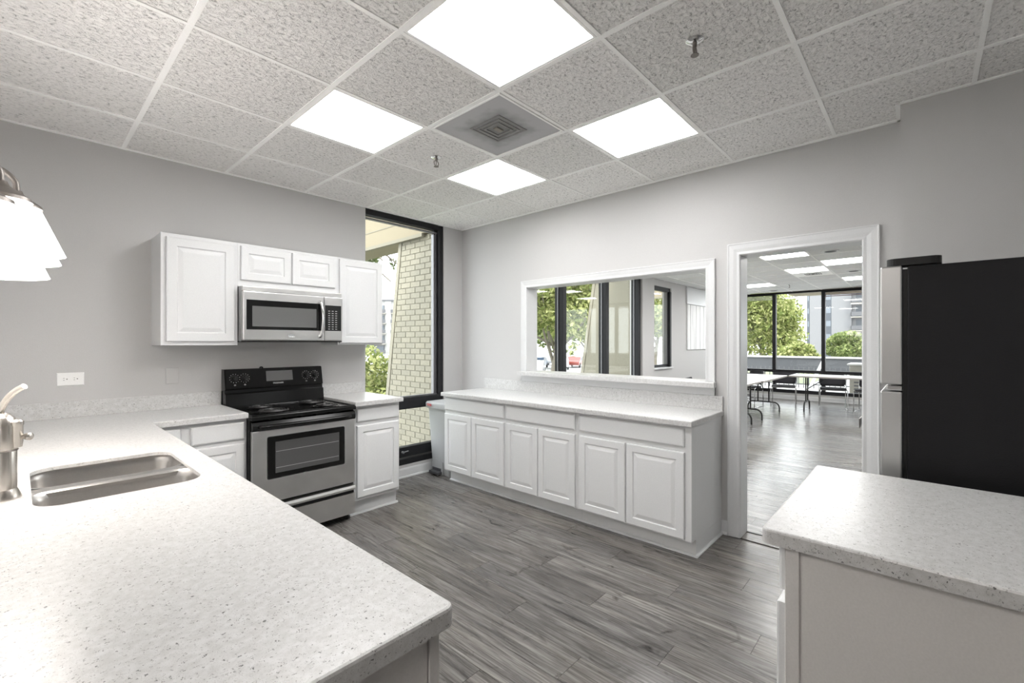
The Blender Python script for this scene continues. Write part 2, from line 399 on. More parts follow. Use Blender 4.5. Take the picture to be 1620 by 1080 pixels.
# ------------------------------------------------------------------ floor
bm = BM(); box(bm, -2.7, 6.0, -2.7, 4.2, -.15, -.008); box(bm, 6.0, XF+.15, -4.1, 4.2, -.15, 0)
box(bm, 3.70, 6.0, -4.1, -2.7, -.15, -.008)
floor = struct('floor', bm, 'plankfloor', 'grey wood plank floor')
full = {}
def plank(x0, x1, y0, y1):
    key = (round(x1-x0, 4), round(y1-y0, 4))
    if key not in full:
        b = BM(); w, l = key; box(b, -w/2, w/2, -l/2, l/2, -.007, 0)
        me = bpy.data.meshes.new('plank'); b.to_mesh(me); b.free(); me.materials.append(M['plank']); full[key] = me
    o = bpy.data.objects.new('plank', full[key]); C.objects.link(o); o.location = ((x0+x1)/2, (y0+y1)/2, 0); o.parent = floor
G = .0016
def run(xa, xb, ya, yb, off):
    y = ya - off
    while y < yb:
        a, b = max(ya, y), min(yb, y+1.22)
        if b-a > .06: plank(xa+G/2, xb-G/2, a+G/2, b-G/2)
        y += 1.22
x = XW; k = 0
while x > .32:
    off = (k*.47) % 1.22
    if x-.18 >= XR-.03: run(x-.18 if x < XW else XR, x, .28, 1.005, off)
    else: run(x-.18, min(x, XR), -1.0, YL-.01, off)
    x -= .18; k += 1
x = XW+.008
for k in range(13):
    run(x, x+.177, -.9, YB-.02, (k*.53) % 1.22); x += .177

# ------------------------------------------------------------------ ceilings
bm = BM(); box(bm, -2.7, XW, -2.7, 4.2, HCE+.03, HCE+.45); box(bm, XW, XF+.15, -4.1, 4.2, HB+.03, HB+.51)
ceil = struct('ceiling', bm, 'dark', 'suspended ceiling of square tiles in a white grid')
OX, OY, TS = .48472, .42698, .6096
meshes = {}
def tile(x0, x1, y0, y1, z, mat, h=.012):
    key = (round(x1-x0, 3), round(y1-y0, 3), mat)
    if key not in meshes:
        b = BM(); w, l, _ = key; box(b, -w/2, w/2, -l/2, l/2, 0, h, .003, 1)
        me = bpy.data.meshes.new('ceiling_tile'); b.to_mesh(me); b.free(); me.materials.append(M[mat]); meshes[key] = me
    o = bpy.data.objects.new('ceiling_tile', meshes[key]); C.objects.link(o); o.location = ((x0+x1)/2, (y0+y1)/2, z); o.parent = ceil
def rail(x0, x1, y0, y1, z):
    b = BM(); box(b, x0, x1, y0, y1, z, z+.014); fin('ceiling_rail', b, 'rail', ceil)
def grid(x0, x1, y0, y1, ox, oy, z, mat, skip, rw=.024, rails=True):
    i0, i1 = math.floor((x0-ox)/TS+.02), math.ceil((x1-ox)/TS-.02); j0, j1 = math.floor((y0-oy)/TS+.02), math.ceil((y1-oy)/TS-.02)
    for i in range(i0, i1):
        for j in range(j0, j1):
            if (i, j) in skip: continue
            a, b_ = max(x0, ox+i*TS), min(x1, ox+(i+1)*TS); c, d = max(y0, oy+j*TS), min(y1, oy+(j+1)*TS)
            if b_-a > .04 and d-c > .04: tile(a+.006, b_-.006, c+.006, d-.006, z+.005, mat)
    for i in range(i0, i1+1):
        X = ox+i*TS
        if x0+.01 < X < x1-.01: rail(X-rw/2, X+rw/2, y0, y1, z)
    for j in range(j0, j1+1):
        Y = oy+j*TS
        if y0+.01 < Y < y1-.01: rail(x0, x1, Y-rw*.42, Y+rw*.42, z+.0006)
LIGHTS = [(1, 1), (1, 3), (3, 1), (3, 3)]; VENT = (2, 2)
grid(XL, XR, -.65, YL, OX, OY, HCE, 'tile', set(LIGHTS+[VENT]))
# wall-angle round the edge
for (a, b_, c, d) in ((XL, XR, YL-.022, YL), (XR-.022, XR, YJ, YL), (XJ-.022, XJ, -.65, YJ+.0), (XJ, XR, YJ, YJ+.022)):
    rail(a, b_, c, d, HCE-.001)
# hall ceiling
bm = BM(); box(bm, -2.6, XL, -2.6, .6, HCE, HCE+.028); box(bm, XL, 3.5, -2.6, -.65, HCE, HCE+.028)
fin('hall_ceiling_panel', bm, 'tile2', ceil)
# meeting room: lines at x = 9.0 + k*.6096 , y = 1.83 + k*.6096
BOX, BOY = 9.0-8*TS, 1.835-8*TS
def bcell(x, y): return (math.floor((x-BOX)/TS), math.floor((y-BOY)/TS))
BL = [(7.5, 1.5), (6.9, .9), (6.9, .3), (8.7, .9), (9.3, 1.5), (11.1, .9), (11.1, 2.7), (6.3, 3.0), (4.8, 2.4), (8.7, -1.0), (5.0, -.6)]  # closing entries are unseen panels added for extra light
BVENT = (9.9, 1.5)
grid(XW, XF, -4.0, YB, BOX, BOY, HB, 'tile2', {bcell(*p) for p in BL+[BVENT]}, .022)

def light_panel(name, x0, y0, z, mat, label, group, cat='ceiling light'):
    t = empty(name, (x0+TS/2, y0+TS/2, z), label, cat, group)
    a, b_, c, d = x0+.013, x0+TS-.013, y0+.012, y0+TS-.012
    f = BM()
    for q in ((a, b_, c, c+.012), (a, b_, d-.012, d), (a, a+.012, c+.012, d-.012), (b_-.012, b_, c+.012, d-.012)): box(f, *q, z+.001, z+.018)
    fin('frame', f, 'rail', t)
    g = BM(); box(g, a+.012, b_-.012, c+.012, d-.012, z+.007, z+.016); fin('diffuser', g, mat, t)
    return t
names = {(1, 1): 'square lit ceiling panel between the dusty vent plate and the sink counter end', (1, 3): 'square lit ceiling panel closest to the microwave',
         (3, 1): 'square lit ceiling panel closest to the doorway', (3, 3): 'square lit ceiling panel closest to the tall window'}
for (i, j) in LIGHTS: light_panel('ceiling_light', OX+i*TS, OY+j*TS, HCE, 'panel', names[(i, j)], 'lit kitchen ceiling panels')
for hx, hy, hl in ((-2.5, -.35, 'added unseen fill panel close to the hall end wall'), (-1.55, -.35, 'added unseen fill panel beside the end of the sink counter')): light_panel('ceiling_light', hx, hy, HCE-.03, 'hallfill', hl, 'added hall fill panels')  # unseen hall panels, added to fill the kitchen with light
BLAB = ['square lit ceiling panel beside the downlight nearest the doorway', 'square lit ceiling panel on the doorway side of the nearest downlight', 'square lit ceiling panel adjoining another, inside the meeting room doorway',
        'square lit ceiling panel between two downlights', 'square lit ceiling panel touching the white meeting room vent', 'square lit ceiling panel above the white cross table', 'square lit ceiling panel near the meeting room sprinkler and window wall',
        'added unseen lit panel above the window strip', 'added unseen lit panel just beyond the serving opening', 'added unseen lit panel deep in the hidden side of the meeting room', 'added unseen lit panel behind the fridge wall in the meeting room']
for p, lb in zip(BL, BLAB):
    i, j = bcell(*p); light_panel('ceiling_light', BOX+i*TS, BOY+j*TS, HB, 'panel2', lb, 'meeting room ceiling panels')
# vent plates
def vent(x0, y0, z, label, big=True):
    t = empty('ceiling_vent', (x0+TS/2, y0+TS/2, z), label, 'vent')
    f = BM(); a, b_, c, d = x0+.014, x0+TS-.014, y0+.014, y0+TS-.014
    for q in ((a, b_, c, c+.014), (a, b_, d-.014, d), (a, a+.014, c+.014, d-.014), (b_-.014, b_, c+.014, d-.014)): box(f, *q, z-.004, z+.012, .002, 1)
    fin('frame', f, 'rail', t)
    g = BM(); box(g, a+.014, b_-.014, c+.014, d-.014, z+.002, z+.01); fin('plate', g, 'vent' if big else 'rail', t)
    cx, cy = x0+TS/2, y0+TS/2
    for k, s in enumerate((.125, .095, .065)):
        h = BM()
        for q in ((cx-s, cx+s, cy-s, cy-s+.012), (cx-s, cx+s, cy+s-.012, cy+s), (cx-s, cx-s+.012, cy-s+.012, cy+s-.012), (cx+s-.012, cx+s, cy-s+.012, cy+s-.012)):
            box(h, *q, z-.001-.001*k, z+.006)
        fin('louvre', h, 'ventgrey', t)
    h = BM(); box(h, cx-.03, cx+.03, cy-.017, cy+.017, z-.006, z+.004, .004, 2); fin('centre_cap', h, 'tan', t)
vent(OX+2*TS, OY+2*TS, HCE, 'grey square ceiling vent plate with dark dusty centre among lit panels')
i, j = bcell(*BVENT); vent(BOX+i*TS, BOY+j*TS, HB, 'white ceiling vent in the meeting room beside a lit panel', False)
# sprinklers
def sprinkler(x, y, z, label, group):
    t = empty('fire_sprinkler', (x, y, z), label, 'sprinkler', group)
    b = BM(); lathe(b, [(.0, .004), (.036, .004), (.038, -.002), (.024, -.010), (.012, -.013), (.0, -.013)], (x, y, z)); fin('escutcheon', b, 'chrome', t, smooth=True)
    b = BM(); cyl(b, (x, y, z-.012), (x, y, z-.026), .010)
    for s in (-1, 1): tube(b, smoothpath([(x+s*.008, y, z-.024), (x+s*.019, y, z-.038), (x+s*.015, y, z-.056), (x, y, z-.064)]), .0035, 8)
    cyl(b, (x, y, z-.026), (x, y, z-.056), .003); fin('yoke', b, 'darknickel', t, smooth=True)
    b = BM(); cyl(b, (x, y, z-.064), (x, y, z-.067), .017, 20); fin('deflector', b, 'darknickel', t)
sprinkler(2.02, 2.58, HCE+.004, 'chrome ceiling sprinkler between the vent and the tall window', 'kitchen ceiling sprinklers')
sprinkler(2.0, .745, HCE+.004, 'chrome ceiling sprinkler nearer the black fridge', 'kitchen ceiling sprinklers')
sprinkler(11.46, 2.21, HB+.004, 'chrome ceiling sprinkler in the meeting room', 'meeting room sprinklers')
for (x, y, lab) in ((7.6, .97, 'black round recessed downlight nearest the doorway'), (10.0, .94, 'black round recessed downlight over the white tables'), (12.5, 2.74, 'black round recessed downlight close to the far windows')):
    t = empty('recessed_downlight', (x, y, HB), lab, 'downlight', 'meeting room downlights')
    b = BM(); lathe(b, [(.072, .006), (.072, -.002), (.098, -.005), (.102, .0), (.102, .006)], (x, y, HB), 32); fin('trim_ring', b, 'trim', t, smooth=True)
    b = BM(); lathe(b, [(.073, -.001), (.06, .003), (.0, .004)], (x, y, HB), 32); fin('reflector', b, 'blackmat', t, smooth=True)

# ------------------------------------------------------------------ walls
WX0, WX1 = 2.298, 3.275       # kitchen window opening
bm = BM(); box(bm, XL-.12, WX0, YL, YL+.15, 0, HCE+.03); box(bm, WX1, XW, YL, YL+.15, 0, HCE+.03)
box(bm, WX0, WX1, YL+.01, YL+.15, 0, .13)
struct('wall_back', bm, 'wall', 'grey painted stove wall')
bm = BM(); box(bm, XL-.12, XL, .58, YL, 0, HCE+.03); struct('wall_left', bm, 'wall')
bm = BM(); box(bm, -2.7, XL-.12, .58, .70, 0, HCE+.03); struct('wall_hall_left', bm, 'wall')
bm = BM(); box(bm, -2.7, -2.58, -2.7, .58, 0, HCE+.03); struct('wall_hall_end', bm, 'wall')
bm = BM(); box(bm, -2.58, XW, -2.7, -2.58, 0, HCE+.03); struct('wall_hall_back', bm, 'wall')
bm = BM(); box(bm, 1.28, XJ, -.77, -.65, 0, HCE+.03); struct('wall_fridge_back', bm, 'wall')
bm = BM(); box(bm, XJ, XR, -2.58, YJ, 0, HCE+.03); struct('wall_jog', bm, 'wall')
PT = (1.225, 3.045, 1.085, 1.995)      # pass-through opening y0,y1,z0,z1
DR = (.278, 1.005, 2.068)              # doorway y0,y1,top
bm = BM()
for (a, b_, c, d) in ((-2.58, DR[0], 0, HCE+.03), (DR[0], DR[1], DR[2], HCE+.03), (DR[1], PT[0], 0, HCE+.03), (PT[0], PT[1], 0, PT[2]), (PT[0], PT[1], PT[3], HCE+.03), (PT[1], YL, 0, HCE+.03)):
    box(bm, XR, XW, a, b_, c, d)
struct('wall_right', bm, 'wall', 'grey wall with serving opening and doorway')
# meeting room shell
bm = BM(); box(bm, XW, XF+.12, -4.12, -4.0, 0, HB+.03); box(bm, XW-.12, XW, -4.0, -2.7, 0, HB+.03); struct('wall_meeting_back', bm, 'wall2')
NX0, NX1, NX2, NX3 = 4.2, 7.92, 8.42, 9.36      # window strip 4.2..7.92, pillar, small window 8.42..9.36
bm = BM(); box(bm, XW, NX0, YB, YB+.2, 0, HB+.03); box(bm, NX1, NX2, YB-.06, YB+.2, 0, HB+.03); box(bm, NX3, XF+.12, YB, YB+.2, 0, HB+.03)
box(bm, NX2, NX3, YB, YB+.2, HB-.12, HB+.03); box(bm, NX2, NX3, YB, YB+.2, 0, .9); box(bm, NX0, NX1, YB, YB+.2, 0, .13)
struct('wall_meeting_left', bm, 'wall2')
bm = BM(); box(bm, XF, XF+.12, -4.0, YB, 0, .16); box(bm, XF, XF+.12, -4.0, -1.36, .16, HB+.03); struct('wall_meeting_far', bm, 'concrete')
bm = BM(); box(bm, 10.15, 12.95, YB-.035, YB, 2.285, HB-.012, .004); struct('trim_1', bm, 'trim', 'white bulkhead panel above the grey prints')

# ------------------------------------------------------------------ trim: pass-through, doorway, baseboards
def casing(bm, F, u0, u1, v0, v1, w, sides):
    """mitred two-step casing round opening u0..u1, v0..v1"""
    prof = [(0, 0), (0, .010), (.006, .014), (.022, .012), (.045, .017), (w-.012, .019), (w-.004, .022), (w, .020), (w, 0)]
    def corner(o):  # o: outward offset
        return {'bl': (u0-o, v0-o if 'b' in sides else v0), 'br': (u1+o, v0-o if 'b' in sides else v0), 'tl': (u0-o, v1+o), 'tr': (u1+o, v1+o)}
    legs = [('bl', 'tl'), ('tl', 'tr'), ('tr', 'br')] + ([('br', 'bl')] if 'b' in sides else [])
    for a, b_ in legs:
        A = [bm.verts.new(F(*corner(o)[a], n)) for o, n in prof]; B = [bm.verts.new(F(*corner(o)[b_], n)) for o, n in prof]
        for i in range(len(prof)-1): bm.faces.new((A[i], A[i+1], B[i+1], B[i]))
        bm.faces.new(A); bm.faces.new(B[::-1])
FX = frame('-x', XR)
bm = BM(); casing(bm, FX, PT[0]+.012, PT[1]-.012, 1.03, PT[3]-.012, .07, 'lrt')
t2 = struct('trim_2', bm, 'trim', 'white casing round the serving opening')
bm = BM(); e = .014
box(bm, XR-.002, XW+.01, PT[0], PT[0]+e, 1.125, PT[3]-e); box(bm, XR-.002, XW+.01, PT[1]-e, PT[1], 1.125, PT[3]-e); box(bm, XR-.002, XW+.01, PT[0], PT[1], PT[3]-e, PT[3])
fin('jamb', bm, 'trim', t2)
bm = BM(); box(bm, XR-.018, XR, PT[0]-.058, PT[1]+.058, 1.022, 1.085, .003); fin('apron', bm, 'trim', t2)
bm = BM(); casing(bm, FX, DR[0]+.012, DR[1]-.012, 0, DR[2]-.012, .085, 'lrt')
d1 = struct('door_1', bm, 'trim', 'white cased doorway to the meeting room')
bm = BM(); box(bm, XR-.002, XW+.012, DR[0], DR[0]+e, 0, DR[2]-e); box(bm, XR-.002, XW+.012, DR[1]-e, DR[1], 0, DR[2]-e); box(bm, XR-.002, XW+.012, DR[0], DR[1], DR[2]-e, DR[2])
fin('jamb', bm, 'trim', d1)
bm = BM(); box(bm, XW-.008, XW+.006, DR[0]+e, DR[1]-e, 0, .004); fin('threshold', bm, 'blackmat', d1)
bm = BM(); box(bm, XR, XW, DR[0]+.025, DR[0]+.029, .885, .945); fin('strike_plate', bm, 'darknickel', d1)
def baseboard(name, segs):
    bm = BM()
    for (a, b_, face, pl) in segs:
        if face == '-x': prism(bm, [(pl, .0), (pl-.022, .0), (pl-.020, .012), (pl-.012, .02), (pl-.011, .085), (pl-.006, .10), (pl, .10)], 1, a, b_)
        if face == '-y': prism(bm, [(pl, .0), (pl-.022, .0), (pl-.020, .012), (pl-.012, .02), (pl-.011, .085), (pl-.006, .10), (pl, .10)], 0, a, b_)
    o = struct(name, bm, 'trim'); return o
baseboard('baseboard_right', [(DR[1]+.075, 1.13, '-x', XR), (YJ, DR[0]-.075, '-x', XR), (3.66, YL, '-x', XR)])
baseboard('baseboard_back', [(2.29, WX1, '-y', YL+.008), (WX1, XR, '-y', YL)])
baseboard('baseboard_meeting', [(-4.0, YB, '-x', XF), (9.4, XF, '-y', YB)])

# ------------------------------------------------------------------ windows
def bar(name, parent, mat, *b, bev=0):
    m = BM(); box(m, *b, bev); return fin(name, m, mat, parent)
# kitchen window
bm = BM(); Y0, Y1 = YL+.045, YL+.105
box(bm, WX0-.06, WX0+.02, Y0, Y1, .13, HCE); w1 = struct('window_1', bm, 'bronze', 'tall black framed kitchen window')
bar('window_frame', w1, 'bronze', WX1-.055, WX1+.0, YL+.012, Y1, .13, HCE, bev=.003)
bar('window_frame', w1, 'bronze', WX0, WX1-.055, YL+.012, Y1, HCE-.055, HCE-.002, bev=.003)
bar('window_frame', w1, 'bronze', WX0, WX1-.055, YL+.012, Y1, .715, .835, bev=.003)
bar('window_frame', w1, 'bronze', WX0, WX1-.055, YL+.012, Y1, .13, .19, bev=.003)
bar('window_frame', w1, 'bronze', WX0, WX1-.055, YL+.03, Y1, .205, .31, bev=.004)
for q in ((WX1-.105, WX1-.088, .835, HCE-.10), (WX1-.075, WX1-.066, .835, HCE-.08)):
    bar('glazing_bead', w1, 'alu', q[0], q[1], Y0+.01, Y1-.01, q[2], q[3])
bar('glazing_bead', w1, 'alu', WX0, WX1-.056, Y0+.01, Y1-.01, HCE-.088, HCE-.072); bar('glazing_bead', w1, 'alu', WX0, WX1-.056, Y0+.01, Y1-.01, .837, .846)
bar('window_frame', w1, 'bronze', WX1-.09, WX1-.055, Y0+.02, Y1, .835, HCE-.055)
bar('pane', w1, 'glass', WX0+.02, WX1-.09, Y1-.03, Y1-.024, .835, HCE-.055); bar('pane', w1, 'glass', WX0+.02, WX1-.055, Y1-.03, Y1-.024, .31, .715)
m = BM(); cyl(m, (2.74, YL+.03, .262), (2.74, YL+.0, .262), .012, 12); tube(m, [(2.74, YL+.01, .262), (2.80, YL+.005, .270)], .006, 8); fin('crank', m, 'alu', w1, smooth=True)
# window strip of the meeting room
bm = BM(); Y0, Y1 = YB+.04, YB+.12
box(bm, NX0, NX1, Y0, Y1, HB-.06, HB); w2 = struct('window_2', bm, 'bronze', 'black framed window strip of the meeting room')
bar('window_frame', w2, 'bronze', NX0, NX1, Y0, Y1, .13, .22); bar('window_frame', w2, 'bronze', NX0, NX1, Y0, Y1, .68, .76)
mx_ = [4.23, 5.48, 6.71, 7.86]
for i, mxx in enumerate(mx_): bar('mullion', w2, 'bronze', mxx-.045, mxx+.045, YB-.03, Y1, .22, HB-.06, bev=.004)
for i in range(3):
    a, b_ = mx_[i]+.045, mx_[i+1]-.045
    bar('pane', w2, 'glass', a, b_, Y0+.03, Y0+.036, .76, HB-.06); bar('pane', w2, 'glass', a, b_, Y0+.03, Y0+.036, .22, .68)
    bar('glazing_bead', w2, 'alu', b_-.012, b_, Y0+.012, Y0+.028, .76, HB-.06)
# small window
bm = BM(); box(bm, NX2, NX3, YB+.03, YB+.11, HB-.20, HB-.12); w3 = struct('window_3', bm, 'bronze', 'narrow black framed window beside the grey prints')
bar('window_frame', w3, 'bronze', NX3-.07, NX3, YB-.005, YB+.11, .9, HB-.20); bar('window_frame', w3, 'bronze', NX2, NX2+.05, YB+.06, YB+.11, .9, HB-.20); bar('window_frame', w3, 'bronze', NX2, NX3, YB+.06, YB+.11, .9, .96)
bar('pane', w3, 'glass', NX2+.05, NX3-.07, YB+.08, YB+.086, .96, HB-.2); bar('glazing_bead', w3, 'alu', NX3-.11, NX3-.07, YB+.05, YB+.11, .96, HB-.20)
bar('window_sill', w3, 'trim', NX2, NX3, YB-.05, YB+.06, .88, .905)
# far windows
bm = BM(); box(bm, XF-.01, XF+.09, -1.36, YB, HB-.045, HB); w4 = struct('window_4', bm, 'bronze', 'black framed far windows of the meeting room')
bar('window_frame', w4, 'bronze', XF-.01, XF+.09, -1.36, YB, .16, .24); bar('window_frame', w4, 'bronze', XF-.02, XF+.09, -1.36, YB, .665, .735)
ys = [3.90, 2.84, 1.80, .76, -.28, -1.32]
for y in ys: bar('mullion', w4, 'bronze', XF-.03, XF+.09, y-.038, y+.038, .24, HB-.045)
for a, b_ in zip(ys, ys[1:]):
    bar('pane', w4, 'glass', XF+.04, XF+.046, b_+.038, a-.038, .735, HB-.045); bar('pane', w4, 'glass', XF+.04, XF+.046, b_+.038, a-.038, .24, .665)
for (a, b_, mt_, lab) in ((3.86, 2.88, 'blind', 'raised grey slat blind at the top of the far window with the tree'), (1.76, .80, 'blindred', 'raised dark red slat blind at the top of the far window with the balconies')):
    t = empty('window_blind', (XF-.01, (a+b_)/2, HB-.05), lab, 'blind')
    bar('head_rail', t, 'bronze', XF-.05, XF-.012, b_, a, HB-.075, HB-.046)
    for k in range(3): bar('slat', t, mt_, XF-.05, XF-.014, b_, a, HB-.105-.035*k, HB-.090-.035*k)

# ------------------------------------------------------------------ worktops
def apply_bool(o, cutter):
    md = o.modifiers.new('cut', 'BOOLEAN'); md.object = cutter; md.operation = 'DIFFERENCE'; md.solver = 'EXACT'
    dg = bpy.context.evaluated_depsgraph_get(); me = bpy.data.meshes.new_from_object(o.evaluated_get(dg))
    o.modifiers.clear(); old = o.data; o.data = me; bpy.data.objects.remove(cutter); return o
def slabtop(bm, poly, z0, z1, r=.006):
    """worktop slab with an eased edge"""
    steps = [(0, z0), (0, z1-r), (.3*r, z1-.3*r), (r, z1)]
    n = len(poly); P = [Vector(p) for p in poly]
    def inset(d):
        out = []
        for i in range(n):
            a, b_, c = P[i-1], P[i], P[(i+1) % n]
            e1, e2 = (b_-a).normalized(), (c-b_).normalized(); n1, n2 = Vector((-e1.y, e1.x)), Vector((-e2.y, e2.x))
            k = (n1+n2); k = k/max(.2, k.dot(n1)) if k.length > 1e-6 else n1
            out.append(b_+k*d)
        return out
    prev = None
    for d, z in steps:
        r_ = [bm.verts.new((p.x, p.y, z)) for p in inset(d)]
        if prev:
            for i in range(n): bm.faces.new((prev[i], prev[(i+1) % n], r_[(i+1) % n], r_[i]))
        else: bm.faces.new(r_[::-1])
        prev = r_
    bm.faces.new(prev)
def arc(cx, cy, r, a0, a1, n=5): return [(cx+r*math.cos(math.radians(a0+(a1-a0)*k/n)), cy+r*math.sin(math.radians(a0+(a1-a0)*k/n))) for k in range(n+1)]
CE, CF = .546, .638          # sink counter edge x, near end y
LF = 3.415                   # stove-side counter front
T = .036
poly = [(XL+.001, CF)] + arc(CE-.02, CF+.02, .02, -90, 0) + [(CE, LF), (1.066, LF), (1.066, YL-.001), (XL+.001, YL-.001)]
ctop = empty('countertop', (.15, 2.0, ZL-T), 'speckled white L shaped worktop holding the double sink', 'countertop')
bm = BM(); slabtop(bm, poly, ZL-T, ZL); slab = fin('slab', bm, 'granite', None)
SK = (.030, .452, 1.888, 2.492)      # sink cut-out
bm = BM(); prism(bm, rrect(*SK, .075, 8), 2, ZL-.2, ZL+.1); cut = fin('cutter', bm, None); apply_bool(slab, cut)
bm = BM(); prism(bm, rrect(SK[0]-.035, SK[1]+.035, SK[2]-.035, SK[3]+.035, .09, 8), 2, ZL-.2, ZL-.013); cut = fin('cutter', bm, None); apply_bool(slab, cut)
slab.parent = ctop; slab.data.transform(Matrix.Translation(-wl(ctop))); slab.name = 'slab'; WL[slab.name] = wl(ctop)
bar('backsplash', ctop, 'granite', XL+.001, 1.066, YL-.021, YL-.001, ZL, ZL+.103, bev=.002)
bar('backsplash', ctop, 'granite', XL+.001, XL+.021, CF+.02, YL-.022, ZL, ZL+.103, bev=.002)
rtop = empty('countertop', (2.05, 3.7, ZL-T), 'short speckled worktop between the range and the tall window', 'countertop')
bm = BM(); slabtop(bm, [(1.832, 3.375), (2.282, 3.375), (2.282, YL-.001), (1.832, YL-.001)], ZL-T, ZL); fin('slab', bm, 'granite', rtop)
bar('backsplash', rtop, 'granite', 1.832, 2.282, YL-.021, YL-.001, ZL, ZL+.103, bev=.002)
btop = empty('countertop', (3.2, 2.4, ZB-T), 'long speckled worktop of the serving buffet', 'countertop')
bm = BM(); slabtop(bm, [(2.915, 1.108), (XR-.001, 1.108), (XR-.001, 3.65), (2.915, 3.65)], ZB-T, ZB); fin('slab', bm, 'granite', btop)
bar('backsplash', btop, 'granite', XR-.021, XR-.001, 1.112, 3.65, ZB, ZB+.107, bev=.002)
ft = empty('countertop', (1.7, 0, .904), 'speckled worktop on the off-white cabinet beside the fridge', 'countertop')
bm = BM(); slabtop(bm, [(1.312, -.648)] + [(2.13, -.648), (2.13, .318)] + arc(1.332, .298, .02, 90, 180), .902, .94); fin('slab', bm, 'granite', ft)
sh = BM(); slabtop(sh, [(3.46, 1.150), (3.74, 1.150+.08), (3.74, 3.10-.06), (3.46, 3.10)], 1.0855, 1.125)
sh.free(); sh = BM(); slabtop(sh, [(3.46, 1.150), (XR-.023, 1.150), (XR-.023, 1.240), (3.745, 1.240), (3.745, 3.030), (XR-.023, 3.030), (XR-.023, 3.10), (3.46, 3.10)], 1.0855, 1.125)
tag(fin('serving_shelf', sh, 'granite'), 'speckled stone serving shelf in the wall opening', 'shelf')

# ------------------------------------------------------------------ base cabinets
def cabinet_shell(root, x0, x1, y0, y1, z0, z1, face, kick, mat='cab'):
    """carcass with recessed toe kick; front on face"""
    bm = BM()
    if face == '-x': box(bm, x0, x1, y0, y1, kick, z1, .0015, 1); box(bm, x0+.075, x1, y0, y1, 0, kick)
    if face == '-y': box(bm, x0, x1, y0, y1, kick, z1, .0015, 1); box(bm, x0, x1, y0+.05, y1, 0, kick)
    if face == '+x': box(bm, x0, x1, y0, y1, kick, z1, .0015, 1); box(bm, x0, x1-.075, y0, y1, 0, kick)
    if face == '+y': box(bm, x0, x1, y0, y1, kick, z1, .0015, 1); box(bm, x0, x1, y0, y1-.075, 0, kick)
    return fin('body', bm, mat, root)
# buffet units
BF = 2.96
units = [(3.636, 2.780, (3.625, 2.795), 3.222, 'two-door buffet cabinet at the tall window end'),
         (2.780, 2.008, (2.766, 2.026), 2.400, 'middle two-door buffet cabinet between its neighbours'),
         (2.008, 1.122, (1.985, 1.166), 1.588, 'widest two-door buffet cabinet at the doorway end')]
FB = frame('-x', BF)
for ya, yb, (ra, rb), ym, lab in units:
    t = empty('base_cabinet', (3.25, (ya+yb)/2, 0), lab, 'cabinet', 'serving buffet cabinets')
    cabinet_shell(t, BF, XR-.001, yb+.0005, ya-.0005, 0, ZB-T, '-x', .115)
    slab_front(FB, rb, ra, .735, .858, t)
    panel_door(FB, ym+.004, ra, .128, .700, t); panel_door(FB, rb, ym-.004, .128, .700, t)
    bm = BM(); prism(bm, [(BF+.074, 0), (BF+.060, 0), (BF+.061, .008), (BF+.068, .014), (BF+.074, .016)], 1, yb-(.0 if yb > 1.2 else .012), ya)
    if yb < 1.2: prism(bm, [(yb, 0), (yb-.014, 0), (yb-.013, .008), (yb-.006, .014), (yb, .016)], 0, BF+.062, XR-.024)
    fin('shoe_moulding', bm, 'trim', t)
# right of the stove
t = empty('base_cabinet', (2.06, 3.75, 0), 'single-door base cabinet between the range and the tall window', 'cabinet')
cabinet_shell(t, 1.834, 2.275, 3.432, YL-.001, 0, ZL-T, '-y', .125)
F = frame('-y', 3.432); slab_front(F, 1.868, 2.262, .770, .878, t); panel_door(F, 1.868, 2.262, .150, .738, t)
bm = BM(); prism(bm, [(3.482, 0), (3.466, 0), (3.467, .008), (3.475, .014), (3.482, .016)], 0, 1.834, 2.289); prism(bm, [(2.275, 0), (2.289, 0), (2.288, .008), (2.281, .014), (2.275, .016)], 1, 3.482, YL-.025)
fin('shoe_moulding', bm, 'trim', t)
# left of the stove
t = empty('base_cabinet', (.83, 3.75, 0), 'base cabinet in the corner between the sink counter and the range', 'cabinet')
cabinet_shell(t, .585, 1.066, 3.455, YL-.001, 0, ZL-T, '-y', .115)
F = frame('-y', 3.455); slab_front(F, .742, 1.050, .762, .880, t); panel_door(F, .742, 1.050, .15, .735, t); slab_front(F, .59, .690, .762, .880, t, name='filler_panel')
bm = BM(); box(bm, .592, .690, 3.44, 3.4545, .15, .735, .004); fin('filler_panel', bm, 'cab', t)
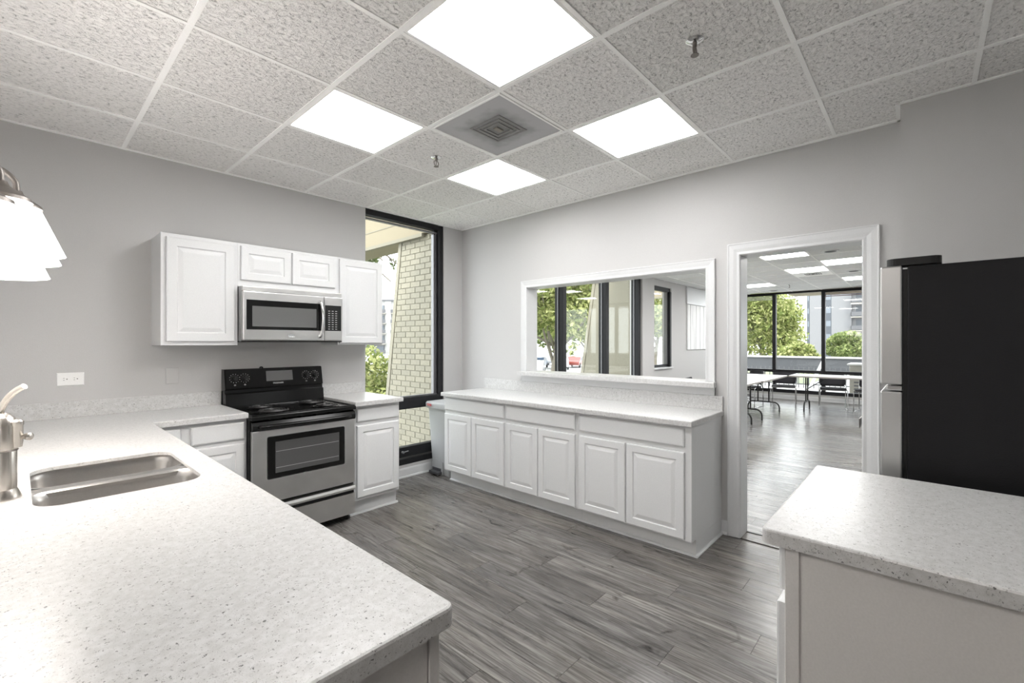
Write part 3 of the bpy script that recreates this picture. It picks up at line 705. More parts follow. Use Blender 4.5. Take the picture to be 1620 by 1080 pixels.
# sink run, fronts face +x
SF = .520
for (a, b_, lab) in ((.664, 1.42, 'sink-run base cabinet with plain end panel at the open counter end'), (1.42, 1.80, 'narrow base cabinet beneath the worktop before the sink'), (1.80, 2.58, 'base cabinet under the double sink'), (2.58, 3.40, 'base cabinet between the sink and the corner')):
    t = empty('base_cabinet', (.14, (a+b_)/2, 0), lab, 'cabinet', 'sink run cabinets')
    bm = BM(); h = ZL-T if not (a > 1.7 and b_ < 2.6) else .68
    box(bm, XL+.001, SF, a+.0005, b_-.0005, .115, h); box(bm, XL+.001, SF-.075, a+.0005, b_-.0005, 0, .115)
    if h < .8:
        box(bm, SF-.02, SF, a+.0005, b_-.0005, h, ZL-T)
    fin('body', bm, 'cabpanel', t)
    F = frame('+x', SF); mid = (a+b_)/2
    if b_-a > .5:
        slab_front(F, a+.02, b_-.02, .762, .88, t); panel_door(F, a+.02, mid-.003, .15, .735, t); panel_door(F, mid+.003, b_-.02, .15, .735, t)
    else: slab_front(F, a+.02, b_-.02, .762, .88, t); panel_door(F, a+.02, b_-.02, .15, .735, t)
    if a < .7:
        bm = BM(); box(bm, SF-.022, SF, a-.009, a+.0, 0, ZL-T, .001, 1); fin('corner_stile', bm, 'cabpanel', t)
        bm = BM(); box(bm, XL+.001, SF-.0245, a-.005, a, 0, ZL-T); fin('end_panel', bm, 'cabpanel', t)
# cabinet beside the fridge, fronts face +y
t = empty('base_cabinet', (1.7, -.2, 0), 'off-white base cabinet with plain side beside the black fridge', 'cabinet')
RX, RY = 1.345, .268
bm = BM(); box(bm, RX, 2.11, -.648, RY, .115, .902); box(bm, RX, 2.11, -.648, RY-.075, 0, .115); fin('body', bm, 'cabpanel', t)
bm = BM(); box(bm, RX-.008, RX, RY-.032, RY, .0, .902, .0015, 1); fin('corner_stile', bm, 'cabpanel', t)
bm = BM(); box(bm, RX-.004, RX, -.648, RY-.036, .0, .902); fin('side_panel', bm, 'cabpanel', t)
F = frame('+y', RY); slab_front(F, RX+.012, 2.09, .775, .885, t)
panel_door(F, RX+.004, 1.72, .14, .745, t, t=.022); panel_door(F, 1.73, 2.09, .14, .745, t, t=.022)

# ------------------------------------------------------------------ upper cabinets
UF = 3.74
def upper(name, x0, x1, z0, z1, doors, lab):
    t = empty(name, ((x0+x1)/2, 3.9, z0), lab, 'cabinet', 'white upper cabinets')
    bm = BM(); box(bm, x0, x1, UF, YL-.001, z0, z1, .0015, 1); fin('body', bm, 'cab', t)
    F = frame('-y', UF)
    for (a, b_, c, d, fw) in doors: panel_door(F, a, b_, c, d, t, fw=fw)
    return t
upper('upper_cabinet', .640, 1.094, 1.402, 2.156, [(.667, 1.072, 1.428, 2.130, .058)], 'tall single-door upper cabinet on the sink side of the microwave')
upper('upper_cabinet', 1.0945, 1.862, 1.836, 2.156, [(1.112, 1.470, 1.885, 2.136, .052), (1.480, 1.832, 1.885, 2.136, .052)], 'short two-door upper cabinet above the microwave')
upper('upper_cabinet', 1.8625, 2.297, 1.402, 2.156, [(1.874, 2.286, 1.416, 2.142, .052)], 'tall single-door upper cabinet beside the tall window')

# ------------------------------------------------------------------ microwave
MF = 3.655
t = empty('microwave', (1.475, 3.85, 1.43), 'stainless over-range microwave with curved handle', 'microwave')
bm = BM(); box(bm, 1.099, 1.857, MF+.02, YL-.002, 1.432, 1.834); fin('body', bm, 'steel_v', t)
bm = BM(); box(bm, 1.095, 1.861, MF+.005, MF+.30, 1.424, 1.4325); fin('underside_grille', bm, 'blackmat', t)
bm = BM(); box(bm, 1.100, 1.856, MF-.004, MF+.0195, 1.800, 1.834, .004); fin('top_vent_strip', bm, 'steel_h', t)
dr = BM(); box(dr, 1.100, 1.696, MF-.018, MF+.0195, 1.436, 1.797, .006); dr = fin('door', dr, 'steel_h', t)
F = frame('-y', MF-.018)
def slabbox(name, F, u0, u1, v0, v1, n0, n1, mat, parent, bev=0):
    a, b_ = F(u0, v0, n0), F(u1, v1, n1); m = BM(); box(m, a[0], b_[0], a[1], b_[1], a[2], b_[2], bev); return fin(name, m, mat, parent)
slabbox('door_glass', F, 1.122, 1.680, 1.517, 1.735, -.001, .0015, 'blackgloss', dr)
slabbox('door_window', F, 1.160, 1.632, 1.540, 1.690, .0015, .0025, 'mwpane', dr)
bm = BM(); tube(bm, smoothpath([(1.655, MF-.016, 1.755), (1.664, MF-.040, 1.735), (1.672, MF-.058, 1.62), (1.664, MF-.040, 1.485), (1.655, MF-.016, 1.468)], 8), .012, 14); fin('handle', bm, 'chrome', dr, smooth=True)
bd = BM(); rings_mesh(bd, F, 1.412, 1.462, 1.462, 1.484, [(0, 0), (0, .003), (.003, .003), (.0035, .0012), (.005, .0012)]); fin('badge', bd, 'chrome', dr)
cp = BM(); box(cp, 1.699, 1.856, MF-.018, MF+.0195, 1.436, 1.797, .006); cp = fin('control_panel', cp, 'steel_h', t)
slabbox('keypad', F, 1.704, 1.842, 1.517, 1.727, -.001, .0015, 'blackmat', cp)
bm = BM()
for r in range(9):
    for c in range(3):
        cx, cz = 1.738+c*.030, 1.680-r*.0185
        a, b_ = F(cx-.008, cz-.003, .0015), F(cx+.008, cz+.003, .0022); box(bm, a[0], b_[0], a[1], b_[1], a[2], b_[2])
fin('key_marks', bm, 'greymark', cp)

# ------------------------------------------------------------------ range
t = empty('kitchen_range', (1.448, 3.7, 0), 'stainless electric coil range with black backguard and cooktop', 'range')
x0, x1 = 1.070, 1.828; SFy = 3.375
bm = BM(); box(bm, x0, x1, SFy+.03, 3.99, .05, .888); fin('body', bm, 'blackmat', t)
for (fx, fy) in ((1.11, 3.45), (1.79, 3.45), (1.11, 3.95), (1.79, 3.95)):
    bm = BM(); cyl(bm, (fx, fy, 0), (fx, fy, .05), .018, 12); fin('foot', bm, 'blackmat', t)
ct = BM(); slabtop(ct, [(x0-.001, SFy-.012), (x1+.001, SFy-.012), (x1+.001, 3.94), (x0-.001, 3.94)], .888, .918, .008); ct = fin('cooktop', ct, 'blackgloss', t)
bm = BM()
for q in ((x0+.004, x1-.004, SFy-.004, SFy+.012), (x0+.004, x0+.02, SFy+.012, 3.93), (x1-.02, x1-.004, SFy+.012, 3.93), (x0+.02, x1-.02, 3.915, 3.93)): box(bm, *q, .917, .924, .003)
fin('cooktop_rim', bm, 'blackgloss', ct)
for (cx, cy, r) in ((1.255, 3.50, .100), (1.645, 3.50, .078), (1.255, 3.765, .078), (1.645, 3.765, .100)):
    b = BM(); lathe(b, [(r+.022, .001), (r+.024, .005), (r+.012, .006), (r+.008, .002), (.02, .0012)], (cx, cy, .918), 40); dp = fin('drip_pan', b, 'chrome' if False else 'blackgloss', ct, smooth=True)
    b = BM(); turns = 4 if r > .09 else 3; pts = []
    for k in range(turns*24+1):
        a = 2*PI*k/24; rr = .022+(r-.022)*k/(turns*24); pts.append((cx+rr*math.cos(a), cy+rr*math.sin(a), .931))
    tube(b, pts, .006, 6); fin('burner_coil', b, 'coil', ct, smooth=True)
# backguard
bg = BM(); prism(bg, [(3.94, .905), (YL-.006, .905), (YL-.006, 1.212), (3.985, 1.212), (3.975, 1.206), (3.945, 1.062), (3.955, 1.052), (3.955, 1.03), (3.935, 1.02), (3.925, .925)], 0, x0, x1)
bg = fin('backguard', bg, 'blackgloss', t)
# tilted control face from (3.945,1.062) to (3.975,1.206)
nrm = Vector((0, -.144, .030)).normalized(); upv = Vector((0, .030, .144)).normalized()
def cf(u, s, n): return Vector((u, 3.945, 1.062)) + upv*s + nrm*n
def tiltbox(bm, u0, u1, s0, s1, n0, n1):
    vs = [bm.verts.new(cf(u, s, n)) for n in (n0, n1) for (u, s) in ((u0, s0), (u1, s0), (u1, s1), (u0, s1))]
    for f in ((0, 1, 2, 3), (7, 6, 5, 4), (0, 4, 5, 1), (1, 5, 6, 2), (2, 6, 7, 3), (3, 7, 4, 0)): bm.faces.new([vs[i] for i in f])
bm = BM(); tiltbox(bm, x0+.004, x1-.004, .004, .146, .0, .006); bmesh.ops.bevel(bm, geom=bm.edges[:], offset=.004, segments=2, affect='EDGES'); cpn = fin('control_panel', bm, 'blackgloss', t)
bm = BM(); tiltbox(bm, 1.365, 1.572, .045, .128, .006, .0085); fin('display', bm, 'display', cpn)
RM = Matrix.Rotation(math.atan2(.144, .030), 4, 'X')
text('brand_lettering', 'FRIGIDAIRE', .016, 'mark', cpn, Matrix.Translation(cf(1.455, .026, .0062)) @ RM)
for u in (1.137, 1.207, 1.685, 1.758):
    k = BM(); cyl(k, cf(u, .080, .006), cf(u, .080, .012), .026, 24); kk = None
    cyl(k, cf(u, .080, .012), cf(u, .080, .030), .020, 24, .017); tiltbox(k, u-.004, u+.004, .058, .102, .028, .036)
    kn = fin('knob', k, 'blackmat', cpn, smooth=True)
    k = BM()
    for q in range(12):
        a = 2*PI*q/12+.26; p = (u+.034*math.cos(a), .080+.034*math.sin(a)); tiltbox(k, p[0]-.0022, p[0]+.0022, p[1]-.0022, p[1]+.0022, .006, .0064)
    for (a, b_, c, d) in ((-.006, .006, .030, .0325), (-.006, .006, .0225, .0245), (-.006, -.004, .0245, .030), (.004, .006, .0245, .030)): tiltbox(k, u+a, u+b_, c, d, .006, .0064)
    fin('dial_marks', k, 'greymark', cpn)
# oven door
od = BM(); box(od, x0+.004, x1-.004, SFy-.005, SFy+.029, .306, .812, .004); od = fin('oven_door', od, 'steel_h', t)
bm = BM(); prism(bm, [(SFy+.029, .813), (SFy-.006, .813), (SFy-.014, .825), (SFy-.014, .850), (SFy-.002, .872), (SFy+.029, .880)], 0, x0+.004, x1-.004); tp = fin('door_top_trim', bm, 'blackgloss', od)
bm = BM(); tube(bm, smoothpath([(x0+.045, SFy-.008, .842), (x0+.07, SFy-.038, .842), (x0+.16, SFy-.046, .842), (x1-.16, SFy-.046, .842), (x1-.07, SFy-.038, .842), (x1-.045, SFy-.008, .842)], 8), .011, 12); fin('handle', bm, 'blackgloss', od, smooth=True)
for k in range(5): bar('vent_slot', t, 'blackmat', x0+.12+k*.11, x0+.20+k*.11, SFy+.0, SFy+.03, .8815, .8865)
F = frame('-y', SFy-.005)
def rr_plate(name, F, u0, u1, v0, v1, r, n0, n1, mat, parent):
    b = BM(); p = rrect(u0, u1, v0, v1, r, 5)
    A = [b.verts.new(F(u, v, n0)) for u, v in p]; B = [b.verts.new(F(u, v, n1)) for u, v in p]
    b.faces.new(A); b.faces.new(B)
    for i in range(len(p)): b.faces.new((A[i], A[(i+1) % len(p)], B[(i+1) % len(p)], B[i]))
    return fin(name, b, mat, parent)
rr_plate('window_bezel', F, 1.166, 1.738, .466, .768, .014, -.001, .0018, 'chrome', od)
rr_plate('window_border', F, 1.170, 1.734, .470, .764, .012, .0, .003, 'blackgloss', od)
rr_plate('window_glass', F, 1.222, 1.690, .505, .725, .004, .002, .0042, 'ovenpane', od)
for zz in (.655, .54): slabbox('oven_rack', F, 1.226, 1.686, zz, zz+.0022, .0042, .0046, 'greymark', od)
dw = BM(); prism(dw, [(SFy+.029, .060), (SFy-.005, .060), (SFy-.005, .222), (SFy+.020, .226), (SFy+.020, .246), (SFy-.014, .250), (SFy-.014, .264), (SFy-.006, .282), (SFy+.029, .290)], 0, x0+.004, x1-.004); dw = fin('drawer', dw, 'steel_h', t)
bm = BM(); box(bm, x0+.012, x1-.012, SFy+.0, SFy+.0195, .2265, .2455); fin('recess_shade', bm, 'blackmat', dw)  # black strip standing in for the shade under the drawer lip
bm = BM(); tube(bm, smoothpath([(1.335, 4.01, 1.212), (1.34, 4.01, 1.219), (1.352, 4.01, 1.219), (1.357, 4.01, 1.212)], 4), .006, 8); fin('vent_nub', bm, 'blackmat', t)

# ------------------------------------------------------------------ sink and faucet
t = empty('double_sink', (.24, 2.19, .70), 'double bowl undermount stainless steel sink', 'sink')
def bowl(u0, u1, v0, v1, depth, r):
    b = BM(); prev = None; zt = ZL-.0135
    for ins, z, rad in ((-.012, zt-.001, r+.01), (0, zt-.001, r), (.004, zt-.006, r), (.008, zt-.03, r-.004), (.016, zt-depth+.045, r-.008), (.026, zt-depth+.014, r-.012), (.05, zt-depth, r-.02)):
        p = rrect(u0+ins, u1-ins, v0+ins, v1-ins, max(.012, rad), 7)
        ring = [b.verts.new((x, y, z)) for x, y in p]
        if prev:
            for i in range(len(p)): b.faces.new((prev[i], prev[(i+1) % len(p)], ring[(i+1) % len(p)], ring[i]))
        prev = ring
    b.faces.new(prev); o = fin('bowl', b, 'sink', t, smooth=True)
    cx, cy = (u0+u1)/2-.05, (v0+v1)/2; d = BM(); lathe(d, [(.0, .002), (.030, .002), (.034, .004), (.043, .004), (.045, .0005)], (cx, cy, zt-depth), 24); fin('drain', d, 'chrome', o, smooth=True)
bowl(.018, .470, 1.872, 2.165, .185, .075); bowl(.018, .470, 2.215, 2.510, .185, .075)
DZ = ZL-.0145
bm = BM(); prism(bm, [(2.153, DZ-.006), (2.163, DZ-.001), (2.176, DZ), (2.204, DZ), (2.217, DZ-.001), (2.227, DZ-.006), (2.227, DZ-.02), (2.153, DZ-.02)], 0, .012, .476); fin('divider', bm, 'sink', t, smooth=True)
FXp = Vector((-.030, 2.092, ZL+.0005)); RD = Vector((math.sin(TH), -math.cos(TH), 0)); FD = Vector((math.cos(TH), math.sin(TH), 0))
t = empty('kitchen_faucet', FXp, 'brushed nickel single-lever faucet beside the sink', 'faucet')
bm = BM(); lathe(bm, [(0, .030), (.030, .030), (.033, .024), (.038, .010), (.040, .003), (.040, 0), (0, 0)], FXp, 32); fin('base_plate', bm, 'nickel', t, smooth=True)
bm = BM(); lathe(bm, [(.030, .026), (.0305, .145), (.029, .150), (.0315, .152), (.033, .165), (.032, .225), (.026, .248), (.014, .262), (0, .265)], FXp, 32); fin('body', bm, 'nickel', t, smooth=True)
bm = BM(); lathe(bm, [(.0318, .146), (.0335, .149), (.0318, .152)], FXp, 32); fin('collar_ring', bm, 'darknickel', t, smooth=True)
bm = BM(); p = [FXp+RD*a+Vector((0, 0, z)) for a, z in ((-.012, .258), (.0, .285), (.018, .312), (.042, .333), (.066, .346))]; tube(bm, smoothpath(p), .009, 12, None); fin('lever', bm, 'nickel', t, smooth=True)
sp = BM(); q = FXp+RD*.030+FD*.012
lathe(sp, [(0, .155), (.012, .157), (.014, .175), (.014, .222), (.0155, .226), (.0155, .236), (.010, .242), (0, .243)], q, 20); fin('spray_head', sp, 'nickel', t, smooth=True)
kn = BM(); q = FXp+FD*.02+RD*.040+Vector((0, 0, .188)); tube(kn, [q, q+RD*.010, q+RD*.022, q+RD*.025], .01, 16, [.006, .010, .012, .008]); fin('side_knob', kn, 'nickel', t, smooth=True)

# ------------------------------------------------------------------ sconce lamps over the sink
def ray(px, fw): r = (px-810)/715.4; return Vector((math.cos(TH)+r*math.sin(TH), math.sin(TH)-r*math.cos(TH), 0))*fw
lampset = [(27, 1.75, 1.769, .136, .180), (2, 1.50, 1.695, .142, .205), (-38, 1.30, 1.621, .150, .215)]
t = empty('vanity_light', (XL, 2.0, 1.95), 'three-shade brushed nickel wall light over the sink', 'wall light')
bm = BM(); box(bm, XL+.001, XL+.028, 1.35, 2.55, 2.02, 2.10, .006); fin('back_plate', bm, 'darknickel', t)
for px, fw, zb, R, H in lampset:
    p = ray(px, fw)
    b = BM(); lathe(b, [(R, 0), (R*.985, .004), (R*.50, H*.93), (R*.42, H), (R*.40, H), (R*.47, H*.92), (R*.965, .004), (R, 0)], (p.x, p.y, zb), 40); sh_ = fin('shade', b, 'shade', t, smooth=True)
    b = BM(); lathe(b, [(0, H+.060), (.014, H+.060), (.020, H+.045), (.034, H+.034), (R*.50, H+.008), (R*.52, H-.004), (R*.40, H-.002)], (p.x, p.y, zb), 32); fin('holder_cap', b, 'darknickel', t, smooth=True)
    b = BM(); tube(b, smoothpath([(p.x, p.y, zb+H+.052), (p.x-.008, p.y, zb+H+.10), (p.x-.05, p.y, zb+H+.135), (p.x-.12, p.y, zb+H+.13), (XL+.028, p.y, 2.06)], 8), .010, 10); fin('arm', b, 'darknickel', t, smooth=True)
    b = BM(); lathe(b, [(0, .035), (.026, .05), (.032, .08), (.02, .12), (0, .135)], (p.x, p.y, zb), 20); fin('bulb', b, 'shade', t, smooth=True)

# ------------------------------------------------------------------ wall plates
t = empty('electrical_outlet', (.230, YL, 1.187), 'white horizontal double outlet plate above the sink counter backsplash', 'outlet')
F = frame('-y', YL)
bm = BM(); rings_mesh(bm, F, .166, .294, 1.146, 1.228, [(0, .0003), (0, .003), (.004, .006), (.01, .006)]); fin('cover_plate', bm, 'outlet', t)
for u in (.206, .254):
    rc = rr_plate('receptacle', F, u-.017, u+.017, 1.172, 1.204, .012, .005, .008, 'outlet', t)
    for dz in (-.006, .006): slabbox('slot', F, u-.010, u-.004, 1.188+dz-.0012, 1.188+dz+.0012, .0078, .0084, 'slot', rc)
    slabbox('slot', F, u+.004, u+.010, 1.1855, 1.1905, .0078, .0084, 'slot', rc)
bm = BM(); rings_mesh(bm, F, .722, .798, 1.122, 1.238, [(0, .0003), (0, .003), (.003, .005), (.008, .005)]); tag(fin('blank_wall_plate', bm, 'wall'), 'grey painted blank wall plate beside the range', 'wall plate')

# ------------------------------------------------------------------ step-on bin
t = empty('step_bin', (3.24, 3.83, 0), 'slim grey step-on bin with red badge beside the buffet', 'bin')
def loft(bm, secs):
    prev = None
    for p, z in secs:
        ring = [bm.verts.new((x, y, z)) for x, y in p]
        if prev:
            for i in range(len(p)): bm.faces.new((prev[i], prev[(i+1) % len(p)], ring[(i+1) % len(p)], ring[i]))
        else: bm.faces.new(ring[::-1])
        prev = ring
    bm.faces.new(prev)
bm = BM(); loft(bm, [(rrect(3.075, 3.50, 3.690, 3.985, .03), .0), (rrect(3.055, 3.515, 3.680, 3.992, .03), .16), (rrect(3.02, 3.535, 3.668, 4.010, .03), .715)]); fin('body', bm, 'bin', t, smooth=True)
ld = BM(); loft(ld, [(rrect(2.995, 3.545, 3.66, 4.018, .025), .716), (rrect(2.99, 3.545, 3.657, 4.02, .025), .765), (rrect(3.0, 3.54, 3.665, 4.012, .025), .782)]); ld = fin('lid', ld, 'bin', t, smooth=True)
bm = BM(); box(bm, 2.986, 2.992, 3.905, 3.975, .738, .762, .002); bd = fin('badge', bm, 'red', ld)
text('badge_lettering', 'Rubbermaid', .0125, 'mark', bd, Matrix.Translation((2.9855, 3.940, .750)) @ Matrix.Rotation(-PI/2, 4, 'Z') @ Matrix.Rotation(PI/2, 4, 'X'))
F = frame('-x', 3.073)
bm = BM(); pts = [(3.79, 0), (3.975, 0), (3.975, .12), (3.955, .15), (3.90, .165), (3.83, .158), (3.79, .14)]
A = [bm.verts.new((3.048+.0, y, z+.004)) for y, z in pts]; B = [bm.verts.new((3.075, y, z+.004)) for y, z in pts]; bm.faces.new(A); bm.faces.new(B)
for i in range(len(pts)): bm.faces.new((A[i], A[(i+1) % len(pts)], B[(i+1) % len(pts)], B[i]))
fin('pedal_housing', bm, 'bin', t)
bm = BM(); box(bm, 3.0, 3.06, 3.80, 3.965, .012, .045, .008); fin('pedal', bm, 'bindark', t)
bm = BM(); box(bm, 3.043, 3.049, 3.81, 3.955, .045, .075, .002); fin('pedal_slot', bm, 'bindark', t)

# ------------------------------------------------------------------ fridge, front faces +y
FX0, FX1 = 2.255, 3.02; FY = .050
t = empty('refrigerator', (2.63, -.3, 0), 'black sided stainless top-freezer refrigerator', 'refrigerator')
bm = BM(); box(bm, FX0, FX1, -.64, FY, .03, 1.708, .004); fin('body', bm, 'fridge', t)
for fx in (FX0+.05, FX1-.05):
    for fy in (-.58, -.02): bm = BM(); cyl(bm, (fx, fy, 0), (fx, fy, .03), .02, 12); fin('foot', bm, 'blackmat', t)
bm = BM(); box(bm, FX0+.01, FX1-.01, FY, FY+.014, .06, 1.70); fin('gasket', bm, 'blackmat', t)
for (z0, z1, nm) in ((1.262, 1.714, 'freezer_door'), (.07, 1.236, 'fridge_door')):
    bm = BM(); box(bm, FX0-.001, FX1+.001, FY+.0145, FY+.080, z0, z1, .006); dd = fin(nm, bm, 'steel_v', t)
bm = BM(); box(bm, FX0-.001, FX0+.03, FY+.015, FY+.06, 1.240, 1.258, .003); box(bm, FX0+.03, FX1-.03, FY+.016, FY+.05, 1.241, 1.257); fin('middle_hinge', bm, 'chrome', t)
bm = BM(); prism(bm, rrect(FX0+.005, FX0+.085, -.045, .112, .03, 5), 2, 1.7145, 1.742); fin('hinge_cover', bm, 'blackmat', t)

# ------------------------------------------------------------------ meeting room furniture
def kids(o): return [c for c in C.objects if c.parent == o]
def copytree(o, parent=None):
    c = o.copy(); C.objects.link(c)
    if parent: c.parent = parent
    for ch in [k for k in bpy.data.objects if k.parent == o]: copytree(ch, c)
    return c
def make_table():
    t = empty('folding_table', (0, 0, 0), '', 'table', 'folding tables in the meeting room')
    bm = BM(); box(bm, -.915, .915, -.381, .381, .715, .743, .004); fin('tabletop', bm, 'tabletop', t, True)
    bm = BM()
    for q in ((-.917, .917, -.384, -.381), (-.917, .917, .381, .384), (-.918, -.915, -.381, .381), (.915, .918, -.381, .381)): box(bm, *q, .713, .741)
    fin('edge_band', bm, 'tableedge', t, True)
    for s in (-1, 1):
        bm = BM(); x = s*.66
        for y in (-.10, .10): cyl(bm, (x, y, .20), (x, y, .714), .013, 10)
        tube(bm, smoothpath([(x, -.29, .006), (x, -.285, .12), (x, -.24, .185), (x, -.16, .20), (x, .16, .20), (x, .24, .185), (x, .285, .12), (x, .29, .006)], 5), .014, 10)
        lg = fin('leg', bm, 'blackmetal', t, True, smooth=True)
        bm = BM(); tube(bm, [(x, 0, .45), (x-s*.36, 0, .712)], .009, 8); tube(bm, [(x, -.10, .45), (x, .10, .45)], .009, 8); fin('brace', bm, 'blackmetal', lg, True)
    return t
tb = make_table()
def place(o, x, y, rz, label): o.location = (x, y, 0); o.rotation_euler = (0, 0, rz); o['label'] = label
place(tb, 11.035, 1.155, PI/2, 'white folding table set across, facing the far windows')
t2_ = copytree(tb); place(t2_, 9.735, 2.47, 0, 'white folding table touching the cross table, along the window wall')
t3_ = copytree(tb); place(t3_, 7.86, 2.50, 0, 'white folding table along the window wall, close to the serving opening')
def make_chair():
    t = empty('stacking_chair', (0, 0, 0), '', 'chair', 'chairs round the folding tables')
    def sheet(sec, w0, w1, th):   # curved pad from section pts (y,z)
        bm = BM(); rows = []
        for (y, z, w) in sec:
            rows.append([bm.verts.new((x*w, y, z)) for x in (-1, -.6, 0, .6, 1)])
        fs = [bm.faces.new((a[i], a[i+1], b_[i+1], b_[i])) for a, b_ in zip(rows, rows[1:]) for i in range(4)]
        bmesh.ops.recalc_face_normals(bm, faces=bm.faces[:]); bmesh.ops.solidify(bm, geom=bm.faces[:], thickness=th); return bm
    fin('seat', sheet([(-.22, .435, .20), (-.19, .45, .225), (0, .445, .23), (.16, .44, .225), (.21, .455, .21)], 0, 0, .03), 'fabric', t, True, smooth='s')
    fin('backrest', sheet([(.215, .48, .20), (.225, .51, .225), (.25, .62, .23), (.265, .70, .225), (.27, .725, .20)], 0, 0, .028), 'fabric', t, True, smooth='s')
    for s in (-1, 1):
        bm = BM(); x = s*.235
        tube(bm, smoothpath([(x, -.20, .43), (x, -.235, .40), (x, -.245, .20), (x, -.25, .03), (x, -.22, .010), (x, 0, .010), (x, .22, .010), (x, .245, .03), (x, .23, .30), (x, .235, .50), (x*.97, .268, .715)], 5), .009, 8)
        fin('sled_leg', bm, 'chrome', t, True, smooth=True)
    for yy, zz in ((.228, .40), (-.21, .42)):
        bm = BM(); tube(bm, [(-.235, yy, zz), (.235, yy, zz)], .008, 8); fin('cross_bar', bm, 'chrome', t, True)
    return t
ch = make_chair()
place(ch, 11.69, 1.45, -PI/2+.18, 'black chair on chrome sled legs behind the middle of the cross table')
for (x, y, rz, lab) in ((11.70, .82, -PI/2-.1, 'black sled chair behind the cross table end farthest from the window wall'),
                        (11.66, 2.36, -PI/2+.15, 'black sled chair behind the corner where the tables meet'),
                        (10.96, 2.92, -PI/2-.1, 'black sled chair at the end of the table along the window wall'),
                        (8.95, 3.20, .1, 'black sled chair between a folding table and the window strip'),
                        (12.2, 3.25, PI+.9, 'black sled chair standing in the window corner under the grey prints')):
    place(copytree(ch), x, y, rz, lab)
# triptych of grey birch prints
for i, (a, b_) in enumerate(((10.18, 10.93), (10.95, 11.70), (11.72, 12.47))):
    t = empty('wall_print', ((a+b_)/2, YB, 1.25), ['grey trunk print, panel nearest the narrow window', 'grey trunk print, centre panel of three', 'grey trunk print, panel nearest the far windows'][i], 'print', 'grey trunk prints')
    bm = BM(); box(bm, a, b_, YB-.03, YB-.001, 1.255, 2.275, .003); cv = fin('canvas', bm, 'birch', t)
    for k in range(2):
        u = a+.16+k*.36+.05*i; bm = BM(); prism(bm, [(u, 2.272), (u+.02, 2.272), (u+.012, 1.75), (u+.006, 1.258), (u+.002, 1.258), (u+.004, 1.75)], 1, YB-.0315, YB-.0302); fin('trunk_mark', bm, 'birchdark', cv)

# ------------------------------------------------------------------ outside: ground, fins, beams
ZG = -1.9
bm = BM(); box(bm, -40, 160, -60, 180, ZG-.3, ZG); struct('ground', bm, 'asphalt', 'asphalt car park outside')
bm = BM(); box(bm, -5, 60, 6.8, 22, ZG, ZG+.05); struct('ground_lawn', bm, 'grass', 'lawn beside the building')
bm = BM(); box(bm, XF+.12, 18.6, -6, 6, -.35, -.04); struct('ground_terrace', bm, 'concrete', 'pale concrete terrace outside the far windows')
brickmesh = {}
def brick(parent, x, y0, y1, z0, z1):
    key = (round(y1-y0, 3), round(z1-z0, 3))
    if key not in brickmesh:
        b = BM(); l, h = key; box(b, -.007, 0, -l/2, l/2, -h/2, h/2, .003, 1)
        me = bpy.data.meshes.new('brick'); b.to_mesh(me); b.free(); me.materials.append(M['brick']); brickmesh[key] = me
    o = bpy.data.objects.new('brick', brickmesh[key]); C.objects.link(o); o.parent = parent
    o.location = Vector((x, (y0+y1)/2, (z0+z1)/2)) - wl(parent)
def pier(xf, y0, bricks, lab):
    yt, yb, zt = y0+.85, y0+1.27, 2.70        # outer edge at top / at z=0
    def yo(z): return yb+(yt-yb)*z/zt
    t = empty('brick_pier', (xf+.2, y0+.5, ZG), lab, 'pier', 'tapered brick piers')
    bm = BM(); prism(bm, [(y0, ZG), (yo(ZG), ZG), (yo(2.74), 2.74), (y0, 2.74)], 0, xf, xf+.38); fin('core', bm, 'mortar' if bricks else 'brick', t)
    bm = BM(); prism(bm, [(yo(ZG)-.055, ZG), (yo(ZG)+.01, ZG), (yo(2.74)+.01, 2.74), (yo(2.74)-.055, 2.74)], 0, xf-.012, xf+.39); fin('edge_strip', bm, 'brick', t)
    if bricks:
        z = .02; k = 0
        while z < 2.69:
            lim = yo(z+.035)-.06; y = y0 - (.1 if k % 2 else 0)
            while y < lim-.02:
                a, b_ = max(y0, y)+.005, min(lim, y+.203)-.005
                if b_-a > .02: brick(t, xf, a, b_, z+.004, z+.066)
                y += .203
            z += .0697; k += 1
    return t
pier(3.36, 4.20, True, 'cream painted tapered brick pier outside the tall kitchen window')
pier(8.0, 4.19, False, 'cream tapered pier outside the meeting room window strip')
pier(12.7, 4.19, False, 'cream tapered pier outside the narrow window')
for xb, lab in ((3.30, 'cream roof beam over the pier at the kitchen window'), (7.94, 'cream roof beam over the pier at the window strip'), (12.64, 'cream roof beam over the pier at the narrow window')):
    t = empty('roof_beam', (xb+.25, 5, 2.70), lab, 'beam', 'cantilevered roof beams')
    bm = BM(); box(bm, xb, xb+.5, 4.20, 6.9, 2.742, 3.5); fin('beam_body', bm, 'cream', t)
    bm = BM(); box(bm, xb-.012, xb+.03, 4.48, 6.9, 2.70, 2.7415); fin('drip_edge', bm, 'mortar', t)
    for zz in (2.93, 3.15): bm = BM(); box(bm, xb-.004, xb, 4.2, 6.9, zz, zz+.012); fin('joint_line', bm, 'mortar', t)
bm = BM(); box(bm, XF+.12, 15.0, -3, 2.75, 2.72, 3.0); tag(fin('roof_overhang', bm, 'cream'), 'cream roof overhang outside the far windows', 'overhang')
